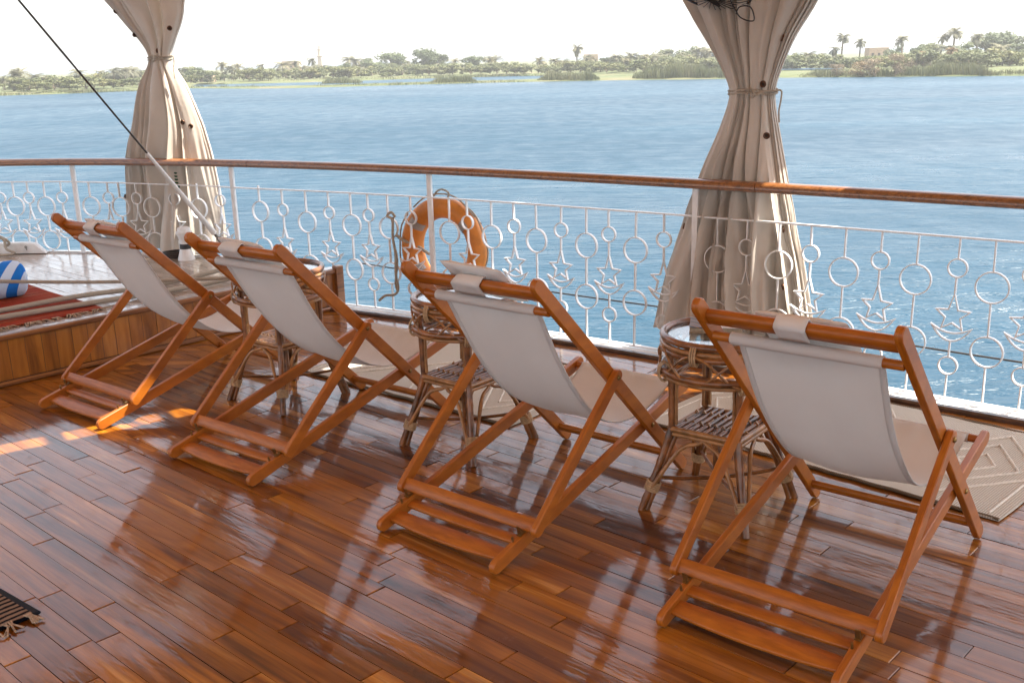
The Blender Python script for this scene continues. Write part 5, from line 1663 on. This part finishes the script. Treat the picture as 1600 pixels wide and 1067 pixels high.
FAR_BUSHES = [
    ('b', -140.8, 307.4, 2.6), ('b', -140.9, 311.7, 4.6), ('b', -135.7, 305.3, 3.0), ('b', -137.9, 315.4, 3.3), ('b', -128.4, 299.9, 3.0), ('b', -129.0, 306.5, 4.2), ('b', -131.8, 319.7, 3.7), ('b', -126.6, 311.2, 3.5),
    ('b', -121.7, 304.6, 3.9), ('b', -118.5, 303.2, 3.8), ('b', -121.1, 315.6, 4.3), ('b', -120.6, 321.8, 2.7), ('b', -114.6, 313.4, 3.1), ('b', -114.1, 319.6, 2.9), ('b', -117.6, 338.0, 3.0), ('b', -110.5, 324.1, 2.5),
    ('b', -114.9, 343.3, 2.4), ('b', -108.3, 329.5, 2.4), ('b', -112.1, 349.2, 4.2), ('b', -112.1, 357.8, 2.2), ('b', -112.6, 366.8, 2.4), ('b', -108.4, 360.5, 2.8), ('b', -104.4, 356.2, 2.8), ('b', -104.0, 366.4, 4.4),
    ('b', -107.9, 388.3, 3.8), ('b', -99.6, 368.9, 2.3), ('b', -97.2, 371.3, 2.7), ('b', -98.7, 390.1, 2.3), ('b', -93.5, 383.5, 3.1), ('b', -90.7, 381.0, 4.6), ('b', -87.1, 375.8, 2.5), ('b', -86.4, 382.3, 4.4),
    ('b', -83.4, 378.7, 4.5), ('b', -84.1, 398.5, 2.8), ('b', -81.3, 398.1, 3.4), ('b', -75.1, 382.8, 2.3), ('b', -74.6, 393.8, 4.1), ('b', -70.4, 387.2, 3.5), ('b', -68.0, 389.2, 4.2), ('b', -66.0, 391.0, 4.4),
    ('b', -61.1, 381.8, 4.5), ('b', -57.9, 382.7, 2.8), ('b', -55.3, 380.7, 4.5), ('b', -55.5, 401.7, 2.5), ('b', -53.5, 402.4, 4.1), ('b', -49.3, 399.1, 3.5), ('b', -44.4, 385.7, 3.5), ('b', -41.9, 387.9, 3.6),
    ('b', -40.3, 397.6, 3.1), ('b', -37.5, 394.9, 3.6), ('b', -35.1, 410.3, 4.3), ('b', -30.1, 392.3, 4.5), ('b', -27.2, 386.6, 3.4), ('b', -24.2, 389.8, 3.7), ('b', -22.5, 403.4, 3.3), ('b', -19.0, 390.9, 4.3),
    ('b', -15.2, 388.3, 3.3), ('b', -11.8, 375.0, 3.2), ('b', -8.8, 390.1, 2.3), ('b', -5.2, 378.2, 4.6), ('b', -2.6, 372.2, 3.5), ('b', 0.7, 375.2, 4.3), ('b', 3.7, 371.2, 2.9), ('b', 6.4, 369.4, 3.1),
    ('b', 9.6, 378.1, 3.6), ('b', 11.3, 359.8, 3.1), ('b', 13.9, 355.1, 2.4), ('b', 16.3, 357.2, 2.3), ('b', 19.7, 371.3, 3.5), ('b', 22.6, 367.2, 4.2), ('b', 25.1, 355.7, 3.8), ('b', 27.9, 365.2, 3.1),
    ('b', 30.4, 363.9, 2.9), ('b', 32.4, 361.0, 3.6), ('b', 32.4, 340.2, 3.0), ('b', 36.1, 358.8, 2.6), ('b', 37.1, 346.5, 3.4), ('b', 40.0, 350.9, 3.8), ('b', 40.7, 336.3, 4.5), ('b', 43.2, 334.3, 3.3),
    ('b', 48.9, 354.9, 2.4), ('b', 48.8, 341.4, 3.2), ('b', 52.9, 348.1, 3.0), ('b', 54.2, 340.8, 4.3), ('b', 55.3, 334.9, 2.4), ('b', 56.1, 324.4, 4.4), ('b', 60.7, 336.4, 2.4), ('b', 62.1, 332.6, 4.3),
    ('b', 63.5, 326.6, 4.6), ('b', 66.9, 330.9, 2.7), ('b', 85.5, 324.8, 4.0), ('b', 81.9, 303.8, 3.2), ('b', 84.4, 305.6, 4.3), ('b', 90.2, 319.6, 4.5), ('b', 92.3, 320.5, 3.2), ('b', 88.6, 301.2, 2.3),
    ('b', 91.8, 304.3, 4.2), ('b', 90.9, 293.1, 3.2), ('b', 93.1, 293.3, 2.8), ('b', 98.2, 303.5, 3.0), ('b', 95.4, 289.6, 3.3), ('b', 96.8, 287.2, 3.9), ('b', 101.3, 295.2, 3.7), ('b', 103.0, 294.8, 3.1),
    ('b', 102.8, 288.1, 3.7), ('b', 99.2, 272.6, 4.1), ('b', 105.2, 282.2, 3.6), ('b', 110.5, 291.5, 3.8), ('b', 111.3, 288.8, 4.6), ('b', 114.7, 292.4, 3.4), ('b', 113.4, 284.8, 3.0), ('b', 114.1, 280.6, 2.5),
    ('b', 118.5, 286.3, 3.3), ('b', 120.5, 285.7, 3.3), ('b', 119.2, 278.0, 4.2), ('b', 115.4, 265.3, 4.0), ('b', 119.3, 269.5, 4.3), ('b', 123.9, 274.3, 4.6), ('b', 128.2, 278.4, 2.9), ('b', 128.6, 276.1, 4.0),
    ('b', 127.8, 270.4, 3.6), ('b', 131.7, 275.0, 3.6)]
GROUND = -4.15
def palm_mesh(seed, trunk_frac, skirt=False, nf=34, spread=1.0):
    """unit-height date palm: returns trunk mesh and crown mesh"""
    rs = random.Random(seed)
    tr = MB(); lean = rs.uniform(-0.06, 0.06)
    k = 9
    pts = [(lean * (i / k) ** 2, 0, trunk_frac * i / k) for i in range(k + 1)]
    tr.tube(pts, lambda t: 0.030 - 0.010 * t + 0.003 * math.sin(t * 50), 7)
    cr = MB(); top = Vector(pts[-1])
    FL = (1 - trunk_frac) * 0.98 if trunk_frac > 0.5 else 0.52
    for i in range(nf):
        az = rs.uniform(0, 2 * PI); dead = skirt and i < nf * 0.5
        el = rs.uniform(-0.2, 1.35) if not dead else rs.uniform(-1.4, -0.7)
        L = FL * rs.uniform(0.8, 1.1) * spread
        d = Vector((math.cos(az), math.sin(az), 0)); side = Vector((-math.sin(az), math.cos(az), 0))
        P = []; seg = 7
        p = top.copy(); a = el
        for j in range(seg + 1):
            P.append(p.copy())
            p = p + (d * math.cos(a) + Vector((0, 0, math.sin(a)))) * (L / seg)
            a -= rs.uniform(0.16, 0.32)
        for j in range(seg):
            q0, q1 = P[j], P[j + 1]
            ax = (q1 - q0).normalized(); nrm = side.cross(ax)
            w = 0.010 * (1 - j / seg) + 0.003
            cr.add([q0 - side * w, q0 + side * w, q1 + side * w * 0.7, q1 - side * w * 0.7], [(0, 1, 2, 3)])
            for h in range(3):
                b0 = q0.lerp(q1, h / 3)
                ll = L * 0.30 * math.sin(PI * min(1, (j + h / 3 + 0.9) / (seg + 1.2))) + 0.015
                for sg in (-1, 1):
                    tip = b0 + (side * sg * 0.8 + ax * 0.75 - Vector((0, 0, 0.25)) + nrm * rs.uniform(-.2, .3)).normalized() * ll
                    cr.add([b0 - ax * 0.008, b0 + ax * 0.012, tip], [(0, 1, 2)])
    return tr.mesh('trunk', 60), cr.mesh('crown', 0)
def leafy_mesh(seed, nl, leaf, lobes, squash=0.8, trunk=0.22, base=0.2):
    """unit-height broadleaf tree or bush: limbs plus leaf-sized faces on an uneven set of lobes"""
    rs = random.Random(seed)
    L = []
    for i in range(lobes):
        a = rs.uniform(0, 2 * PI); r = rs.uniform(0.05, 0.34) * squash * 1.4
        z = rs.uniform(base + 0.12, 0.80); s = rs.uniform(0.13, 0.24)
        L.append((Vector((r * math.cos(a), r * math.sin(a), min(z, 1 - s * 0.8))), s))
    cr = MB()
    for i in range(nl):
        c, s = rs.choice(L)
        d = Vector((rs.gauss(0, 1), rs.gauss(0, 1), rs.gauss(0, 1))).normalized()
        p = c + Vector((d.x * 1.1, d.y * 1.1, d.z * 0.85)) * s * rs.uniform(0.55, 1.08)
        if p.z < base * 0.4: p.z = base * 0.4 + rs.uniform(0, 0.05)
        u = Vector((rs.gauss(0, 1), rs.gauss(0, 1), rs.gauss(0, 0.7))).normalized(); v = u.cross(d + Vector((0, 0, 0.3))).normalized()
        q = leaf * rs.uniform(0.6, 1.4)
        cr.add([p - u * q, p + v * q * 0.6, p + u * q, p - v * q * 0.6], [(0, 1, 2, 3)])
    tr = MB()
    tr.tube([(0, 0, 0), (0.01, 0, trunk * 0.5), (0.0, 0.01, trunk + 0.1)], lambda t: 0.030 - 0.012 * t, 7)
    for c, s in L[:7]:
        tr.tube([(0, 0.01, trunk * 0.8), Vector((0, 0, trunk)).lerp(c, 0.5) + Vector((0, 0, 0.03)), c], lambda t: 0.016 - 0.011 * t, 5)
    return tr.mesh('trunk', 60), cr.mesh('crown', 0)
protos = {}
def reg(kind, pair, tm, cm):
    pair[0].materials.append(M[tm]); pair[1].materials.append(M[cm])
    protos.setdefault(kind, []).append(pair)
for s_ in range(3): reg('tall', palm_mesh(20 + s_, 0.76 - 0.03 * s_, False, 34), 'bark', 'palmleaf')
for s_ in range(4): reg('p', palm_mesh(40 + s_, 0.52 + 0.05 * s_, s_ == 3, 30, 1.1), 'bark', 'palmleaf')
reg('s', palm_mesh(60, 0.62, True, 44, 0.9), 'bark', 'deadfrond')
reg('lone', palm_mesh(61, 0.70, True, 46, 1.0), 'bark', 'palmleaf')
for s_ in range(4): reg('r', leafy_mesh(80 + s_, 2600, 0.036, 16, 0.9), 'bark', 'leaf')
for s_ in range(4): reg('b', leafy_mesh(90 + s_, 1100, 0.055, 9, 1.5, 0.1, 0.05), 'bark', 'bushleaf')
reg('dry', leafy_mesh(99, 1600, 0.03, 12, 1.3, 0.1, 0.05), 'bark', 'brownbush')

SECT = [(-90.0 / 270, 'left of the left curtain'), (-0.155, 'between left curtain and minaret'), (-0.085, 'between minaret and largest round tree'), (0.062, 'between round tree and lone palm'),
        (0.20, 'between lone palm and right curtain'), (9, 'right of the right curtain')]
def sector(x, y):
    r = x / y
    for lim, nm in SECT:
        if r < lim: return nm
def plant(kind, x, y, h, name, label, cat, group, wide=1.0, variant=None):
    ps = protos[kind]; tm, cm = ps[random.randrange(len(ps))] if variant is None else ps[variant]
    t = thing(name, label, cat, (x, y, GROUND), rnd(0, 2 * PI), group)
    t.scale = (h * wide, h * wide, h)
    link('trunk', tm, t); link('crown', cm, t)
    return t
uniq = {(28.1,): 0}
tall_names = ['tall date palm leaning above its shorter neighbour right of the right curtain', 'date palm beside the low mud house right of the right curtain',
              'date palm before a dark round tree in the middle right of the far bank', 'palm with a rounded head just left of the tallest palm',
              'tallest date palm standing clear against the sky at the far right', 'date palm left of the big dark tree at the far right']
ti = 0
for i, (k, x, y, h) in enumerate(FAR_TREES):
    sec = sector(x, y)
    if k == 'lone':
        plant('lone', x, y, h * 1.05, 'lone_palm', 'lone shaggy palm standing tall against the sky mid-bank', 'palm tree', None)
    elif k == 's':
        plant('s', x, y, h, 'skirted_palm', 'short palm hung with brown dead fronds, %s' % ('right of the mud house' if i < 13 else 'under the tallest palm'), 'palm tree', None, 1.0)
    elif k == 'p' and i < 13 and i > 1 and ti < 6:
        plant('tall', x, y, h * 1.06, 'date_palm', tall_names[ti], 'palm tree', None, 1.0, ti % 3); ti += 1
    elif i == 14:
        plant('r', x, y, h * 1.05, 'round_tree', 'largest dark round tree in the middle of the far bank', 'tree', None, 1.35, 0)
    elif k == 'p':
        plant('p', x, y, h * 1.04, 'date_palm', 'date palm in the far grove %s' % sec, 'palm tree', 'palms of the far grove ' + sec, rnd(1.15, 1.5))
    else:
        plant('r', x, y, h * 1.02, 'leafy_tree', 'green leafy tree in the far grove %s' % sec, 'tree', 'leafy trees of the far grove ' + sec, rnd(1.15, 1.6))
for k, x, y, h in FAR_BUSHES:
    sec = sector(x, y)
    plant('b', x, y, h * 1.05, 'bush', 'low bush fronting the far grove %s' % sec, 'bush', 'bushes of the far grove ' + sec, rnd(1.3, 1.9))
d = plant('dry', 86.5, 236.5, 5.2, 'dry_bush', 'large brown dry bush at the water\'s edge right of the right curtain', 'bush', None, 1.0)
d.location.z = WATER_Z + 0.2
for x, y, h in ((80.5, 242.5, 3.6), (77.0, 246.0, 3.0), (83.0, 239.5, 4.2)):
    o = plant('dry', x, y, h, 'dry_bush', 'low brown dry bush left of the large one at the water\'s edge', 'bush', 'low dry bushes at the water', 1.3); o.location.z = WATER_Z + 0.2

# reeds along the water: nobody could count them
rs = random.Random(77)
rm = MB()
def reeds(x0, y0, x1, y1, depth, n, h):
    for i in range(n):
        t = rs.random(); dpt = rs.uniform(0, depth)
        x, y = lerp(x0, x1, t) + rs.gauss(0, .3), lerp(y0, y1, t) + dpt
        env = min(1, 4 * t + .25, 4 * (1 - t) + .25)
        hh = h * rs.uniform(0.6, 1.1) * env * (0.75 + 0.25 * math.sin(x * 0.9) * math.sin(x * 0.31 + 1))
        ln = rs.uniform(-0.35, 0.45); w = rs.uniform(0.05, 0.12)
        z0 = WATER_Z + 0.05
        p0 = Vector((x, y, z0)); p1 = Vector((x + ln * hh * 0.25, y, z0 + hh * 0.6)); p2 = Vector((x + ln * hh * 0.7, y, z0 + hh))
        a = rs.uniform(0, PI); s = Vector((math.cos(a), math.sin(a), 0)) * w
        rm.add([p0 - s, p0 + s, p1 + s * 0.8, p1 - s * 0.8, p2], [(0, 1, 2, 3), (3, 2, 4)])
        if rs.random() < 0.35:
            q = p2 + Vector((ln * 0.2, 0, 0.25)); rm.add([p2 - s * 0.6, p2 + s * 0.6, q], [(0, 1, 2)])
reeds(-57, 330, -44, 326, 6, 900, 2.2)
reeds(-19.5, 288, -8.0, 286.5, 6, 1300, 2.6)
reeds(9.0, 284, 24.5, 276, 7, 1800, 3.0)
reeds(33.5, 272, 55, 258.5, 9, 3600, 4.6)
reeds(70, 252, 90, 234, 8, 2000, 2.0)
reeds(88, 236, 103.5, 221.5, 8, 2600, 3.3)
reeds(100, 225, 112, 213, 8, 700, 1.4)
reeds(-150, 291, -100, 300, 3, 900, 1.0)
reeds(-100, 325, -60, 291, 5, 700, 0.8)
reeds(-60, 290, 10, 282, 6, 1500, 0.8)
reeds(-100, 372, 20, 362, 12, 2200, 1.3)
ro = rm.build('reeds', 'reed', None, 0); ro['kind'] = 'stuff'; ro['label'] = 'pale green reeds and tall grass along the far bank'

# minaret and low houses behind the trees
mn = thing('minaret', 'slender pale minaret rising above the trees on the far bank', 'minaret', (-95.9, 560, GROUND))
H = 14.2
mb = MB(); mb.box((0, 0, H * 0.28), (2.1, 2.1, H * 0.56), None, 0.05); mb.build('shaft', 'plaster', mn, 0)
mb = MB(); mb.lathe([(1.1, H * 0.56), (1.6, H * 0.60), (1.6, H * 0.615), (0.9, H * 0.62), (0.85, H * 0.80)], 10); mb.build('balcony_tier', 'plaster', mn, 20)
mb = MB(); mb.lathe([(0.7, H * 0.80), (1.05, H * 0.83), (1.05, H * 0.845), (0.55, H * 0.85)], 10); mb.build('balcony_tier', 'plaster', mn, 20)
for i in range(4):
    a = PI / 4 + PI / 2 * i
    mb = MB(); mb.box((0.45 * math.cos(a), 0.45 * math.sin(a), H * 0.90), (0.2, 0.2, H * 0.10)); mb.build('pillar', 'plaster', mn, 0)
mb = MB(); mb.lathe([(0.75, H * 0.95), (0.72, H * 0.962), (0.45, H * 0.985), (0.1, H * 1.01), (0.04, H * 1.06)], 10); mb.build('cap', 'plaster', mn, 40)
def house(label, x, y, w, dpt, h, parapet=True, rz=0.0):
    t = thing('mud_house', label, 'house', (x, y, GROUND), rz)
    mb = MB(); mb.box((0, 0, h / 2), (w, dpt, h), None, 0.05); mb.build('wall', 'mudbrick', t, 0)
    mb = MB()
    for sx, sy, lx_, ly_ in ((0, -dpt / 2 + .12, w, .24), (0, dpt / 2 - .12, w, .24), (-w / 2 + .12, 0, .24, dpt - .48), (w / 2 - .12, 0, .24, dpt - .48)):
        mb.box((sx, sy, h + 0.22), (lx_, ly_, 0.44))
    mb.build('parapet', 'mudbrick', t, 0)
    for k in range(3):
        px = -w * 0.32 + w * 0.32 * k
        mb = MB(); mb.box((px, -dpt / 2 - 0.01, h * 0.62), (0.8, 0.06, 1.0)); f = mb.build('window', 'window', t, 0)
    return t
house('mud-brick house behind palms right of the right curtain', 127.0, 366, 6.6, 5, 4.9)
house('mud-brick house beside the lone tall palm', 34.5, 428, 5.4, 5, 5.3)
house('low mud-brick house at the foot of the minaret', -110.0, 556, 9.0, 6, 6.0)
house('low sandy house by the water just right of the left curtain', -104.5, 377, 5.0, 4, 1.6)

# ------------------------------------------------------------------ haze over the river
hz = MB()
x0, x1, y0, y1, z0, z1 = -4100, 4100, -2600, 5100, WATER_Z - 1.0, 14.0
hz.box(((x0 + x1) / 2, (y0 + y1) / 2, (z0 + z1) / 2), (x1 - x0, y1 - y0, z1 - z0))
hm = bpy.data.materials.new('haze'); hm.use_nodes = True
hn = hm.node_tree
for n_ in list(hn.nodes):
    if n_.type == 'BSDF_PRINCIPLED': hn.nodes.remove(n_)
pv = hn.nodes.new('ShaderNodeVolumePrincipled')
pv.inputs['Color'].default_value = (0.93, 0.95, 0.97, 1)
pv.inputs['Density'].default_value = 0.0004
pv.inputs['Anisotropy'].default_value = 0.2
hn.links.new(pv.outputs[0], hn.nodes['Material Output'].inputs['Volume'])
M['haze'] = hm
ho = hz.build('haze', 'haze', None, 0)
ho['kind'] = 'stuff'
